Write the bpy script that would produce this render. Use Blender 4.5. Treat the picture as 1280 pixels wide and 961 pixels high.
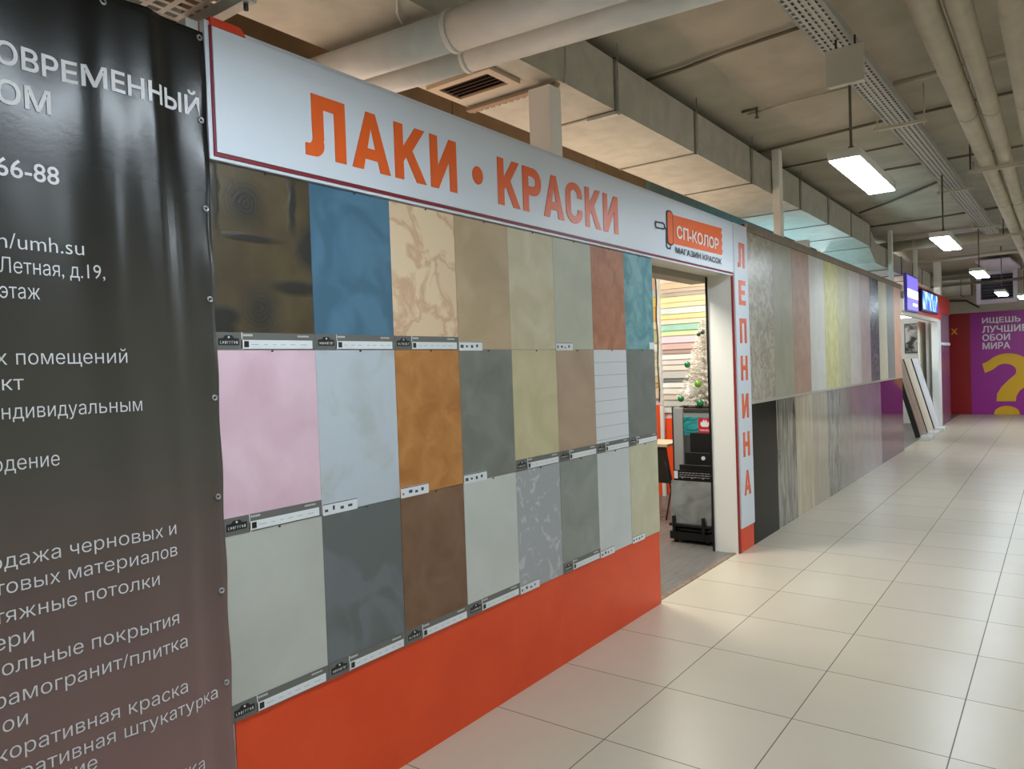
import bpy, bmesh, math, random
from mathutils import Vector, Matrix
R = random.Random(7)
sc = bpy.context.scene
for o in list(bpy.data.objects): bpy.data.objects.remove(o)
COL = sc.collection

# ------------------------------------------------------------------ camera, exposure, lights
FPX, YAW, PIT, ROL, CX, CZ = 925.342, 0.640539, -0.0205777, -0.0354656, 2.15458, 1.57577
cam_d = bpy.data.cameras.new('camera'); cam = bpy.data.objects.new('camera', cam_d); COL.objects.link(cam)
cam_d.sensor_fit = 'HORIZONTAL'; cam_d.sensor_width = 36.0; cam_d.lens = FPX*36/1280
cam_d.clip_start = 0.05; cam_d.clip_end = 200
cy_, sy_ = math.cos(YAW), math.sin(YAW)
fw = Vector((-sy_*math.cos(PIT), cy_*math.cos(PIT), math.sin(PIT)))
rt = Vector((cy_, sy_, 0)); up = rt.cross(fw)
r2 = math.cos(ROL)*rt + math.sin(ROL)*up; u2 = -math.sin(ROL)*rt + math.cos(ROL)*up
M = Matrix((r2, u2, -fw)).transposed().to_4x4(); M.translation = Vector((CX, 0, CZ))
cam.matrix_world = M
sc.camera = cam
vs = sc.view_settings
vs.view_transform = 'Standard'; vs.look = 'None'; vs.gamma = 1.0; vs.use_curve_mapping = False
vs.exposure = 0.35
LAMP_POWER = 40.0          # radiance of the corridor luminaires
w = bpy.data.worlds.new('world'); sc.world = w; w.use_nodes = True
w.node_tree.nodes['Background'].inputs[0].default_value = (0.9, 0.95, 1.0, 1)
w.node_tree.nodes['Background'].inputs[1].default_value = 0.10

def point_light(name, loc, col, power, radius=0.12):
    l = bpy.data.lights.new(name, 'POINT'); l.color = col; l.energy = power; l.shadow_soft_size = radius
    o = bpy.data.objects.new(name, l); o.location = loc; COL.objects.link(o); return o
# the shops behind the partitions are open topped: lamps light the shop, added upward fills stand in for bounce onto the ducts
def area_light(name, loc, sx, sy, col, power, up=False):
    l = bpy.data.lights.new(name, 'AREA'); l.shape = 'RECTANGLE'; l.size = sx; l.size_y = sy; l.color = col; l.energy = power
    o = bpy.data.objects.new(name, l); o.location = loc; COL.objects.link(o)
    if up: o.rotation_euler = (math.pi, 0, 0)
    return o
area_light('paint_shop_lamp', (-1.25, 6.9, 2.9), .6, 1.2, (1.0, 0.94, 0.84), 42)
area_light('paint_shop_lamp', (-0.95, 5.0, 2.9), .6, .6, (1.0, 0.95, 0.85), 50)
area_light('paint_shop_bounce_fill', (-1.1, 3.2, 2.2), .5, 4.5, (1.0, 0.72, 0.54), 21, True)  # added warm fill without a fixture, stands in for light bounced up from the shop
area_light('paint_shop_bounce_fill', (-1.1, 6.6, 2.2), .5, 1.5, (1.0, 0.74, 0.54), 8, True)
area_light('stucco_shop_bounce_fill', (-1.0, 9.6, 2.2), .6, 2.6, (0.52, 0.88, 1.0), 20, True)  # added cool fill without a fixture, stands in for bounce onto the duct underside
area_light('stucco_shop_bounce_fill', (-1.0, 12.2, 2.2), .6, 2.0, (0.55, 0.9, 1.0), 11, True)
point_light('far_shop_lamp', (-1.6, 16.0, 2.6), (0.95, 1.0, 1.0), 90)

# ------------------------------------------------------------------ helpers: materials
def lin(c):
    c = c/255.0
    return c/12.92 if c <= 0.04045 else ((c+0.055)/1.055)**2.4
def rgb(t, k=1.0): return tuple(min(1.0, lin(v)*k) for v in t) + (1.0,)
MATS = {}
def base_mat(name):
    m = bpy.data.materials.new(name); m.use_nodes = True
    return m, m.node_tree.nodes, m.node_tree.links, m.node_tree.nodes['Principled BSDF']
def mat(name, c, rough=0.5, metal=0.0, spec=0.5, coat=0.0):
    if name in MATS: return MATS[name]
    m, n, l, b = base_mat(name)
    tc = n.new('ShaderNodeTexCoord'); nz = n.new('ShaderNodeTexNoise'); nz.inputs['Scale'].default_value = 14
    nz.inputs['Detail'].default_value = 3
    l.new(tc.outputs['Object'], nz.inputs['Vector'])
    mr = n.new('ShaderNodeMapRange'); mr.inputs['To Min'].default_value = max(0.0, rough-0.04); mr.inputs['To Max'].default_value = min(1.0, rough+0.04)
    l.new(nz.outputs['Fac'], mr.inputs['Value']); l.new(mr.outputs['Result'], b.inputs['Roughness'])
    b.inputs['Base Color'].default_value = rgb(c); b.inputs['Metallic'].default_value = metal
    b.inputs['Specular IOR Level'].default_value = spec; b.inputs['Coat Weight'].default_value = coat
    MATS[name] = m; return m
def mottled(name, c1, c2, scale=5.0, lo=0.35, hi=0.65, rough=0.55, detail=5, bump=0.0, dist=0.6, stretch=(1, 1, 1), metal=0.0, spec=0.35, c3=None, seed=0.0):
    if name in MATS: return MATS[name]
    m, n, l, b = base_mat(name)
    tc = n.new('ShaderNodeTexCoord'); mp = n.new('ShaderNodeMapping')
    mp.inputs['Scale'].default_value = stretch; mp.inputs['Location'].default_value = (seed, seed*1.7, seed*0.6)
    l.new(tc.outputs['Object'], mp.inputs['Vector'])
    nz = n.new('ShaderNodeTexNoise'); nz.inputs['Scale'].default_value = scale; nz.inputs['Detail'].default_value = detail
    nz.inputs['Distortion'].default_value = dist
    l.new(mp.outputs['Vector'], nz.inputs['Vector'])
    cr = n.new('ShaderNodeValToRGB'); e = cr.color_ramp.elements
    e[0].position = lo; e[0].color = rgb(c1); e[1].position = hi; e[1].color = rgb(c2)
    if c3:
        k = cr.color_ramp.elements.new((lo+hi)/2); k.color = rgb(c3)
    l.new(nz.outputs['Fac'], cr.inputs['Fac']); l.new(cr.outputs['Color'], b.inputs['Base Color'])
    b.inputs['Roughness'].default_value = rough; b.inputs['Metallic'].default_value = metal; b.inputs['Specular IOR Level'].default_value = spec
    if bump:
        bp = n.new('ShaderNodeBump'); bp.inputs['Strength'].default_value = bump; bp.inputs['Distance'].default_value = 0.01
        l.new(nz.outputs['Fac'], bp.inputs['Height']); l.new(bp.outputs['Normal'], b.inputs['Normal'])
    MATS[name] = m; return m
def emis(name, c, s):
    if name in MATS: return MATS[name]
    m, n, l, b = base_mat(name)
    b.inputs['Base Color'].default_value = rgb(c); b.inputs['Emission Color'].default_value = rgb(c); b.inputs['Emission Strength'].default_value = s
    MATS[name] = m; return m

# ------------------------------------------------------------------ helpers: meshes and objects
class MB:
    def __init__(s): s.bm = bmesh.new()
    def box(s, x0, x1, y0, y1, z0, z1, mtx=None):
        v = [s.bm.verts.new(p) for p in [(x0,y0,z0),(x1,y0,z0),(x1,y1,z0),(x0,y1,z0),(x0,y0,z1),(x1,y0,z1),(x1,y1,z1),(x0,y1,z1)]]
        for f in [(0,3,2,1),(4,5,6,7),(0,1,5,4),(1,2,6,5),(2,3,7,6),(3,0,4,7)]: s.bm.faces.new([v[i] for i in f])
        if mtx:
            for q in v: q.co = mtx @ q.co
        return s
    def tube(s, pts, r, n=12, caps=True, r_list=None):
        pts = [Vector(p) for p in pts]; rings = []
        for i, p in enumerate(pts):
            d = (pts[min(i+1, len(pts)-1)] - pts[max(i-1, 0)]).normalized()
            a = Vector((0,0,1)) if abs(d.z) < 0.9 else Vector((1,0,0))
            e1 = d.cross(a).normalized(); e2 = d.cross(e1)
            rr = r_list[i] if r_list else r
            rings.append([s.bm.verts.new(p + rr*(math.cos(2*math.pi*k/n)*e1 + math.sin(2*math.pi*k/n)*e2)) for k in range(n)])
        for a, b in zip(rings, rings[1:]):
            for k in range(n):
                f = s.bm.faces.new((a[k], b[k], b[(k+1) % n], a[(k+1) % n])); f.smooth = True
        if caps:
            s.bm.faces.new(rings[0]); s.bm.faces.new(list(reversed(rings[-1])))
        return s
    def prism(s, poly, x0, x1, plane='yz'):
        """polygon in a plane, extruded along the third axis"""
        def P(a, b, t): return (t, a, b) if plane == 'yz' else ((a, t, b) if plane == 'xz' else (a, b, t))
        A = [s.bm.verts.new(P(a, b, x0)) for a, b in poly]; B = [s.bm.verts.new(P(a, b, x1)) for a, b in poly]
        s.bm.faces.new(A); s.bm.faces.new(list(reversed(B)))
        for i in range(len(poly)):
            j = (i+1) % len(poly); s.bm.faces.new((A[j], A[i], B[i], B[j]))
        return s
    def ball(s, c, r, seg=14):
        g = bmesh.ops.create_uvsphere(s.bm, u_segments=seg, v_segments=seg//2+2, radius=r, matrix=Matrix.Translation(c))
        for v in g['verts']:
            for f in v.link_faces: f.smooth = True
        return s
    def build(s, name, m, parent=None, loc=(0,0,0), bevel=0.0, local=False):
        """vertices are in world space unless local; the mesh is rebased so that its origin is loc"""
        bmesh.ops.recalc_face_normals(s.bm, faces=s.bm.faces)
        if not local:
            for v in s.bm.verts: v.co -= Vector(loc)
        me = bpy.data.meshes.new(name); s.bm.to_mesh(me); s.bm.free()
        return link(name, me, m, parent, loc, bevel)
def link(name, me, m, parent=None, loc=(0,0,0), bevel=0.0):
    o = bpy.data.objects.new(name, me); COL.objects.link(o)
    if m: me.materials.append(m)
    if parent:
        o.parent = parent
        o.location = Vector(loc) - world_loc(parent)
    else: o.location = loc
    if bevel:
        b = o.modifiers.new('bevel', 'BEVEL'); b.width = bevel; b.segments = 2; b.limit_method = 'ANGLE'
    return o
def world_loc(o):
    v = Vector(o.location)
    return v + world_loc(o.parent) if o.parent else v
def tag(o, label=None, cat=None, group=None, kind=None):
    if label: o['label'] = label
    if cat: o['category'] = cat
    if group: o['group'] = group
    if kind: o['kind'] = kind
    return o
def struct(o): o['kind'] = 'structure'; return o
def empty(name, loc, label, cat, group=None):
    o = bpy.data.objects.new(name, None); o.location = loc; o.empty_display_size = 0.05; COL.objects.link(o)
    return tag(o, label, cat, group)

# lettering: closed outlines (holes allowed) or font text -> flat solids
YZ = Matrix(((0,0,1,0),(1,0,0,0),(0,1,0,0),(0,0,0,1)))     # local x,y,z -> world Y,Z,X  (on the facade, read from +X)
XZ = Matrix(((1,0,0,0),(0,0,-1,0),(0,1,0,0),(0,0,0,1)))    # local x,y,z -> world X,Z,-Y (facing -Y)
def curve_mesh(cu, mtx):
    o = bpy.data.objects.new('tmp', cu); COL.objects.link(o)
    dg = bpy.context.evaluated_depsgraph_get(); dg.update()
    me = bpy.data.meshes.new_from_object(o.evaluated_get(dg))
    bpy.data.objects.remove(o); me.transform(mtx); me.materials.clear(); return me
def outlines(loops, depth, mtx):
    cu = bpy.data.curves.new('outline', 'CURVE'); cu.dimensions = '2D'; cu.fill_mode = 'BOTH'; cu.extrude = depth/2
    for lp in loops:
        sp = cu.splines.new('POLY'); sp.points.add(len(lp)-1)
        for p, q in zip(sp.points, lp): p.co = (q[0], q[1], 0, 1)
        sp.use_cyclic_u = True
    return curve_mesh(cu, mtx)
from mathutils.geometry import tessellate_polygon
def text_shapes(txt, size, bold=0.0):
    """[(outer loop, [hole loops])] of a line of text at unit scale * size; overlapping strokes stay separate shapes"""
    cu = bpy.data.curves.new('text', 'FONT'); cu.body = txt; cu.size = 10.0; cu.resolution_u = 3; cu.fill_mode = 'NONE'
    me = curve_mesh(cu, Matrix.Scale(size/10.0, 4))
    nb = {}
    for e in me.edges:
        a, b = e.vertices; nb.setdefault(a, []).append(b); nb.setdefault(b, []).append(a)
    seen = set(); loops = []
    for v0 in range(len(me.vertices)):
        if v0 in seen or v0 not in nb: continue
        lp = [v0]; seen.add(v0); cur = nb[v0][-1] if (v0+1) not in nb[v0] else v0+1
        while cur not in seen:
            lp.append(cur); seen.add(cur)
            nx = [q for q in nb[cur] if q not in seen]
            if not nx: break
            cur = nx[0]
        if len(lp) > 2: loops.append([(me.vertices[i].co.x, me.vertices[i].co.y) for i in lp])
    bpy.data.meshes.remove(me)
    def area(l): return sum(l[i][0]*l[(i+1) % len(l)][1]-l[(i+1) % len(l)][0]*l[i][1] for i in range(len(l)))/2
    def inside(p, l):
        r = False
        for i in range(len(l)):
            (x0, y0), (x1, y1) = l[i], l[i-1]
            if (y0 > p[1]) != (y1 > p[1]) and p[0] < (x1-x0)*(p[1]-y0)/(y1-y0)+x0: r = not r
        return r
    def split(l):
        n = len(l)
        for i in range(n):
            ax, ay = l[i]; bx_, by = l[(i+1) % n]
            for j in range(i+2, n):
                if i == 0 and j == n-1: continue
                cx, cy = l[j]; dx, dy = l[(j+1) % n]
                den = (bx_-ax)*(dy-cy)-(by-ay)*(dx-cx)
                if abs(den) < 1e-14: continue
                t = ((cx-ax)*(dy-cy)-(cy-ay)*(dx-cx))/den; u = ((cx-ax)*(by-ay)-(cy-ay)*(bx_-ax))/den
                if 1e-6 < t < 1-1e-6 and 1e-6 < u < 1-1e-6:
                    X = (ax+(bx_-ax)*t, ay+(by-ay)*t)
                    return split(l[i+1:j+1]+[X]) + split(l[j+1:]+l[:i+1]+[X])
        return [l]
    loops = [q for l in loops for q in split(l) if len(q) > 2]
    def fat(l, grow):
        if not bold: return l
        sg = (1 if area(l) > 0 else -1)*grow; o = []
        for i in range(len(l)):
            p0, p1, p2 = Vector(l[i-1]), Vector(l[i]), Vector(l[(i+1) % len(l)])
            d1 = (p1-p0); d2 = (p2-p1)
            if d1.length < 1e-9 or d2.length < 1e-9: o.append(l[i]); continue
            d1.normalize(); d2.normalize(); n1 = Vector((d1.y, -d1.x))*sg; n2 = Vector((d2.y, -d2.x))*sg
            m_ = n1+n2; k = bold*2/max(.6, m_.length_squared) if m_.length > 1e-6 else 0
            o.append(tuple(p1+m_*k))
        return o
    # a loop wholly inside another one that turns the other way is its hole; all others are strokes of their own
    home = {}
    for i, l in enumerate(loops):
        c = [j for j, o in enumerate(loops) if j != i and abs(area(o)) > abs(area(l)) and area(o)*area(l) < 0 and all(inside(p, o) for p in l)]
        if c: home[i] = min(c, key=lambda j: abs(area(loops[j])))
    res = []
    for i, l in enumerate(loops):
        if i not in home: res.append([fat(l, 1), [fat(loops[j], -1) for j in home if home[j] == i]])
    return res
def shapes_mesh(shapes, fn, fine=0.0):
    """flat printed shapes; fn maps (x, y) to a world point"""
    vs_, fs = [], []
    for o, hs in shapes:
        polys = [[Vector((x, y, 0)) for x, y in l] for l in [o]+hs]; base = len(vs_)
        for l in [o]+hs: vs_ += [fn(x, y) for x, y in l]
        fs += [tuple(base+i for i in t) for t in tessellate_polygon(polys)]
    me = bpy.data.meshes.new('text')
    if not fine: me.from_pydata(vs_, [], fs); me.update(); return me
    me.from_pydata([(p[0], p[1], 0) for o, hs in shapes for l in [o]+hs for p in l], [], fs)
    bm = bmesh.new(); bm.from_mesh(me)
    for k in range(4):
        es = [e for e in bm.edges if e.calc_length() > fine]
        if not es: break
        bmesh.ops.subdivide_edges(bm, edges=es, cuts=1); bmesh.ops.triangulate(bm, faces=bm.faces)
    for v in bm.verts: v.co = fn(v.co.x, v.co.y)
    bm.to_mesh(me); bm.free(); me.update(); return me
def sh_bounds(sh):
    xs = [p[0] for o, h in sh for p in o]; ys = [p[1] for o, h in sh for p in o]
    return min(xs), max(xs), min(ys), max(ys)
def text_fit(s, x0, x1, y0, size, mtx, off, bold=0.0, depth=0.002, fit_h=None):
    """text squeezed to run from x0 to x1 on baseline y0 in plane mtx at offset off"""
    sh = text_shapes(s, size, bold); a, b, c, d = sh_bounds(sh)
    k = (x1-x0)/(b-a); kh = fit_h/(d-c) if fit_h else 1.0; y_ = c if fit_h else 0.0
    return shapes_mesh(sh, lambda x, y: tuple(mtx @ Vector((x0+(x-a)*k, y0+(y-y_)*kh, off+depth))))
def arc(cx, cy, rx, ry, a0, a1, n=14):
    return [(cx+rx*math.cos(math.radians(a0+(a1-a0)*i/n)), cy+ry*math.sin(math.radians(a0+(a1-a0)*i/n))) for i in range(n+1)]
# bold condensed letterforms in a 1 x 1 cell (t: stem width in cell units)
def glyph(ch):
    if ch == 'Л':
        t = .28
        return [[(.17,1),(1,1),(1,0),(1-t,0),(1-t,.78),(.45,.78),(.45,.30)] + arc(.20,.20,.25,.20,20,-75,8) + [(.0,.0),(.0,.19)] + arc(.06,.30,.12,.11,-75,0,6) + [(.17,.5)]]
    if ch == 'А':
        return [[(.38,1),(.62,1),(1,0),(.72,0),(.665,.19),(.335,.19),(.28,0),(0,0)], [(.395,.38),(.605,.38),(.5,.74)]]
    if ch == 'К':
        return [[(0,1),(.27,1),(.27,.60),(.66,1),(.98,1),(.56,.56),(1,0),(.68,0),(.36,.42),(.27,.33),(.27,0),(0,0)]]
    if ch == 'И':
        return [[(0,1),(.28,1),(.28,.42),(.72,1),(1,1),(1,0),(.72,0),(.72,.58),(.28,0),(0,0)]]
    if ch == 'Р':
        return [[(0,0),(0,1),(.55,1)] + arc(.56,.69,.44,.31,88,-88,16) + [(.30,.38),(.30,0)], [(.30,.80),(.30,.58),(.52,.58)] + arc(.53,.69,.17,.11,-85,85,8) + [(.52,.80)]]
    if ch == 'С':
        o = arc(.5,.70,.5,.30,0,180,16) + arc(.5,.30,.5,.30,180,360,16) + [(1,.36),(.71,.36),(.71,.30)]
        return [o + arc(.5,.30,.21,.12,0,-180,10) + arc(.5,.70,.21,.12,180,0,10) + [(.71,.64),(1,.64)]]
    if ch == 'П':
        return [[(0,0),(0,1),(1,1),(1,0),(.70,0),(.70,.80),(.30,.80),(.30,0)]]
    if ch == 'Е':
        return [[(0,0),(0,1),(1,1),(1,.81),(.32,.81),(.32,.60),(.88,.60),(.88,.42),(.32,.42),(.32,.19),(1,.19),(1,0)]]
    if ch == 'Н':
        return [[(0,0),(0,1),(.29,1),(.29,.60),(.71,.60),(.71,1),(1,1),(1,0),(.71,0),(.71,.41),(.29,.41),(.29,0)]]
def put_glyph(ch, y0, y1, z0, z1, x, m, parent, name='letter', depth=0.004):
    lp = [[(y0+(y1-y0)*a, z0+(z1-z0)*b) for a, b in q] for q in glyph(ch)]
    me = outlines(lp, depth, YZ)
    for v in me.vertices: v.co.x += x
    return rebased(name, me, m, parent)
def rebased(name, me, m, parent):
    wl = world_loc(parent)
    for v in me.vertices: v.co -= wl
    o = bpy.data.objects.new(name, me); COL.objects.link(o); me.materials.append(m); o.parent = parent
    return o

# ------------------------------------------------------------------ materials in common
white = mat('white_paint', (226, 228, 226), 0.45)
sign_white = mat('sign_white', (214, 222, 232), 0.4)
warm_white = mat('warm_white_paint', (224, 220, 206), 0.5)
orange_base = mottled('orange_panel', (222, 72, 30), (230, 80, 36), 3, rough=0.42, spec=0.4)
orange_ink = mat('orange_letter_film', (232, 98, 28), 0.4)
red_line = mat('red_gasket', (128, 16, 40), 0.5)
black = mat('black_plastic', (22, 22, 22), 0.4)
dark = mat('dark_metal', (46, 44, 42), 0.45)
grey_strip = mat('grey_label_film', (104, 104, 100), 0.45)
paper = mat('white_paper', (222, 226, 228), 0.6)
ink = mat('black_ink', (26, 28, 30), 0.5)
galv = mottled('galvanised_steel', (168, 170, 164), (186, 187, 180), 9, rough=0.42, metal=0.35, detail=6)
duct_m = mottled('duct_sheet', (180, 176, 164), (194, 190, 178), 6, rough=0.6, detail=6, spec=.3)
pipe_m = mottled('painted_pipe', (222, 224, 222), (234, 236, 234), 5, rough=0.4)
pipe_b = mottled('beige_painted_pipe', (178, 168, 148), (192, 182, 162), 5, rough=0.45)

# ------------------------------------------------------------------ setting
def tile_floor():
    m, n, l, b = base_mat('floor_tiles')
    g = n.new('ShaderNodeNewGeometry'); sx = n.new('ShaderNodeSeparateXYZ'); l.new(g.outputs['Position'], sx.inputs[0])
    def mth(op, a, bb=None):
        k = n.new('ShaderNodeMath'); k.operation = op
        for i, v in enumerate((a, bb)):
            if v is None: continue
            if isinstance(v, (int, float)): k.inputs[i].default_value = v
            else: l.new(v, k.inputs[i])
        return k.outputs[0]
    us = []; ids = []
    for ax, off in (('X', 0.574), ('Y', 2.6828)):
        q = mth('DIVIDE', mth('SUBTRACT', sx.outputs[ax], off), 0.6)
        fr = mth('FRACT', mth('ADD', q, 100.0)); ids.append(mth('FLOOR', q))
        us.append(mth('MINIMUM', fr, mth('SUBTRACT', 1.0, fr)))
    d = mth('MINIMUM', us[0], us[1])
    grout = mth('LESS_THAN', d, 0.0042)
    cb = n.new('ShaderNodeCombineXYZ'); l.new(ids[0], cb.inputs[0]); l.new(ids[1], cb.inputs[1])
    wn = n.new('ShaderNodeTexWhiteNoise'); l.new(cb.outputs[0], wn.inputs['Vector'])
    nz = n.new('ShaderNodeTexNoise'); nz.inputs['Scale'].default_value = 3; nz.inputs['Detail'].default_value = 5; l.new(g.outputs['Position'], nz.inputs['Vector'])
    f = mth('ADD', mth('MULTIPLY', wn.outputs['Value'], 0.4), mth('MULTIPLY', nz.outputs['Fac'], 0.6))
    cr = n.new('ShaderNodeValToRGB'); cr.color_ramp.elements[0].color = rgb((190, 179, 158)); cr.color_ramp.elements[1].color = rgb((205, 194, 174))
    l.new(f, cr.inputs['Fac'])
    mx = n.new('ShaderNodeMix'); mx.data_type = 'RGBA'; l.new(grout, mx.inputs['Factor']); l.new(cr.outputs['Color'], mx.inputs['A']); mx.inputs['B'].default_value = rgb((104, 94, 78))
    l.new(mx.outputs['Result'], b.inputs['Base Color'])
    rr = mth('ADD', 0.30, 0.0); l.new(mth('ADD', rr, mth('MULTIPLY', grout, 0.4)), b.inputs['Roughness'])
    b.inputs['Specular IOR Level'].default_value = 0.5
    bp = n.new('ShaderNodeBump'); bp.invert = True; bp.inputs['Strength'].default_value = 0.3; bp.inputs['Distance'].default_value = 0.002
    l.new(grout, bp.inputs['Height']); l.new(bp.outputs['Normal'], b.inputs['Normal'])
    return m
struct(MB().box(-0.02, 5.0, -6.0, 22.3, -0.1, 0.0).build('floor', tile_floor()))
lam = mottled('grey_laminate', (98, 96, 92), (116, 113, 108), 6, rough=0.35, stretch=(8, 0.6, 1), detail=6)
struct(MB().box(-5.0, -0.02, -6.0, 22.3, -0.1, 0.0).build('floor_shop', lam))
ceil_m = mottled('painted_concrete', (166, 158, 142), (182, 174, 158), 2.2, rough=0.8, detail=8, bump=0.05)
CEIL = 3.6
struct(MB().box(-5.2, 5.2, -6.2, 22.5, CEIL, CEIL+0.2).build('ceiling', ceil_m))
wall_m = mottled('plain_wall_paint', (206, 200, 184), (216, 210, 194), 3, rough=0.7)
struct(MB().box(5.0, 5.2, -6.2, 22.5, 0, CEIL).build('wall_right', wall_m))
struct(MB().box(-5.2, 5.2, -6.4, -6.2, 0, CEIL).build('wall_front', wall_m))
struct(MB().box(-5.2, 5.2, 22.3, 22.5, 0, CEIL).build('wall_back', wall_m))
brown = mottled('brown_board', (112, 92, 68), (126, 104, 78), 4, rough=0.6)
struct(MB().box(-5.2, -5.0, -6.2, 22.5, 0, CEIL).build('wall_left', wall_m))
# brown bulkhead above the paint shop, seen over the sign
bh = MB()
for i in range(9): bh.box(-1.3, -1.26, -2.0+i*1.0, -2.0+i*1.0+0.99, 2.95, CEIL)
struct(bh.build('wall_bulkhead', brown))
struct(MB().box(-1.32, -1.3, -2.0, 7.0, 2.95, CEIL).build('trim_1', dark))
teal_board = mottled('teal_grey_board', (92, 112, 112), (104, 124, 122), 4, rough=0.6)
struct(MB().box(-1.32, -1.26, 7.0, 13.6, 2.95, CEIL).build('wall_bulkhead_far', teal_board))
# shop partitions (carcass behind the displays)
Y0, PW, Y1 = 1.3136, 0.39121, 4.4434
struct(MB().box(-0.10, 0.0, 1.30, Y1, 0, 2.28).build('wall_facade', white))
struct(MB().box(-0.10, -0.004, -2.0, 1.30, 0, 2.60).build('wall_facade_near', white))
struct(MB().box(-0.10, 0.0, 6.275, 13.72, 0, 2.74).build('wall_facade_far', white))
struct(MB().box(-5.0, -0.1, 8.62, 8.70, 0, 2.9).build('wall_shop_back', white))
struct(MB().box(-0.012, 0.006, 1.335, Y1, 0, 0.4795).build('trim_2', orange_base))
struct(MB().box(-0.06, -0.002, 1.30, 1.336, 0, 0.49).build('trim_3', warm_white))
struct(MB().box(-0.055, -0.02, Y1, 5.91, 0.0, 0.006).build('trim_4', mottled('threshold_strip', (120, 84, 66), (140, 128, 112), 20, rough=0.4)))

# doorway of the paint shop: jamb pier, lintel, roller shutter box
struct(MB().box(-0.20, 0.0, 5.915, 6.27, 0, 2.70).build('door_1_jamb', mat('jamb_white', (242, 240, 232), .45)))
struct(MB().box(-0.215, -0.2, 5.90, 5.93, 0, 2.28).build('door_1_edge', black))
struct(MB().box(-0.20, 0.0, Y1-0.02, 5.915, 2.285, 2.66).build('door_1_lintel', warm_white))
sb = MB().box(-0.36, -0.21, Y1-0.1, 5.95, 2.235, 2.36).build('shutter_box', mat('shutter_beige', (150, 140, 122), 0.5), bevel=0.004)
tag(sb, 'beige roller shutter housing under the lintel of the paint shop doorway', 'shutter')
# ------------------------------------------------------------------ far section: second shop and end wall
FY0, FY1 = 13.72, 18.25
struct(MB().box(-0.12, 0.0, FY1, 18.75, 0, 2.33).build('door_2_pier', white))
mauve = mottled('mauve_panel', (136, 104, 118), (148, 114, 128), 3, rough=0.3)
mauve_d = mottled('dark_mauve_panel', (122, 70, 92), (132, 80, 100), 3, rough=0.25)
struct(MB().box(-0.12, 0.0, 18.75, 20.25, 1.83, 2.48).build('wall_mauve_upper', mauve))
struct(MB().box(-0.12, 0.0, 18.75, 20.25, 0, 1.77).build('wall_mauve_lower', mauve_d))
struct(MB().box(-0.12, 0.02, 18.75, 20.25, 1.77, 1.83).build('trim_5', white))
struct(MB().box(-3.2, -0.12, 19.2, 19.3, 0, 2.9).build('wall_far_shop', white))
struct(MB().box(-3.3, -3.2, 13.8, 19.3, 0, 2.9).build('wall_far_shop_side', white))
struct(MB().box(-3.3, -0.1, 13.62, 13.70, 0, 2.74).build('wall_far_shop_near', wall_m))

# ------------------------------------------------------------------ end wall with the printed mural
EY = 22.3
mural = MB().box(0.255, 2.75, EY-0.035, EY-0.005, 0.0, 2.60).build('advertising_mural', mat('mural_purple', (168, 42, 152), 0.35))
tag(mural, 'large purple wall mural with white lettering and a yellow question mark on the end wall', 'mural')
MB().box(-0.60, 0.255, EY-0.035, EY-0.005, 0.0, 2.60).build('red_field', mat('mural_red', (158, 28, 30), 0.35), mural)
yel = mat('mural_yellow', (240, 188, 28), 0.4); mw = mat('mural_white', (246, 240, 246), 0.4)
for s, xa, xb, za, zb in [('ИЩЕШЬ', .515, 1.325, 2.285, 2.455), ('ЛУЧШИЕ', .515, 1.46, 2.075, 2.245), ('ОБОИ', .515, 1.10, 1.865, 2.035), ('МИРА', .515, 1.10, 1.655, 1.825)]:
    me = text_fit(s, xa, xb, za, .24, XZ, 0, bold=.006, depth=.006, fit_h=zb-za)
    for v in me.vertices: v.co.y += EY-0.036
    rebased('text_line', me, mw, mural)
ql = [[(.50+a*1.05, .335+b*1.20) for a, b in q] for q in [[(0.0,.80),(.05,.60)] + [(.20,.66)] + arc(.46,.63,.22,.155,150,-50,12) + [(.50,.42),(.38,.30),(.29,.16),(.27,0.0),(.66,0.0),(.67,.10),(.74,.22)] + arc(.52,.60,.50,.40,-38,140,18) + [(.06,.82)]]]
me = outlines(ql, .006, XZ)
for v in me.vertices: v.co.y += EY-0.036
rebased('question_mark', me, yel, mural)
me = outlines([[(p[0], max(p[1], .002)) for p in arc(1.0, .02, .27, .20, 0, 360, 28)[:-1]]], .006, XZ)
for v in me.vertices: v.co.y += EY-0.036
rebased('question_mark_dot', me, yel, mural)
me = text_fit('Х', -.17, -.02, 2.07, .2, XZ, 0, bold=.006, depth=.006, fit_h=.15)
for v in me.vertices: v.co.y += EY-0.036
rebased('letter', me, yel, mural)
# bright glazed door further along the end wall (only its reflection shows)
tag(MB().box(2.95, 3.9, EY-0.05, EY-0.005, 0, 2.2).build('panel_door', white, bevel=.01), 'plain white door in the end wall beyond the mural', 'door')

tag(MB().box(4.1, 4.99, EY-0.05, EY-0.005, 0, 2.5).build('dark_reflect_panel', dark), 'unseen dark panel added for reflections on the end wall beside the white door', 'shutter')  # out of view, added so the near glossy boards reflect something dark
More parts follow.
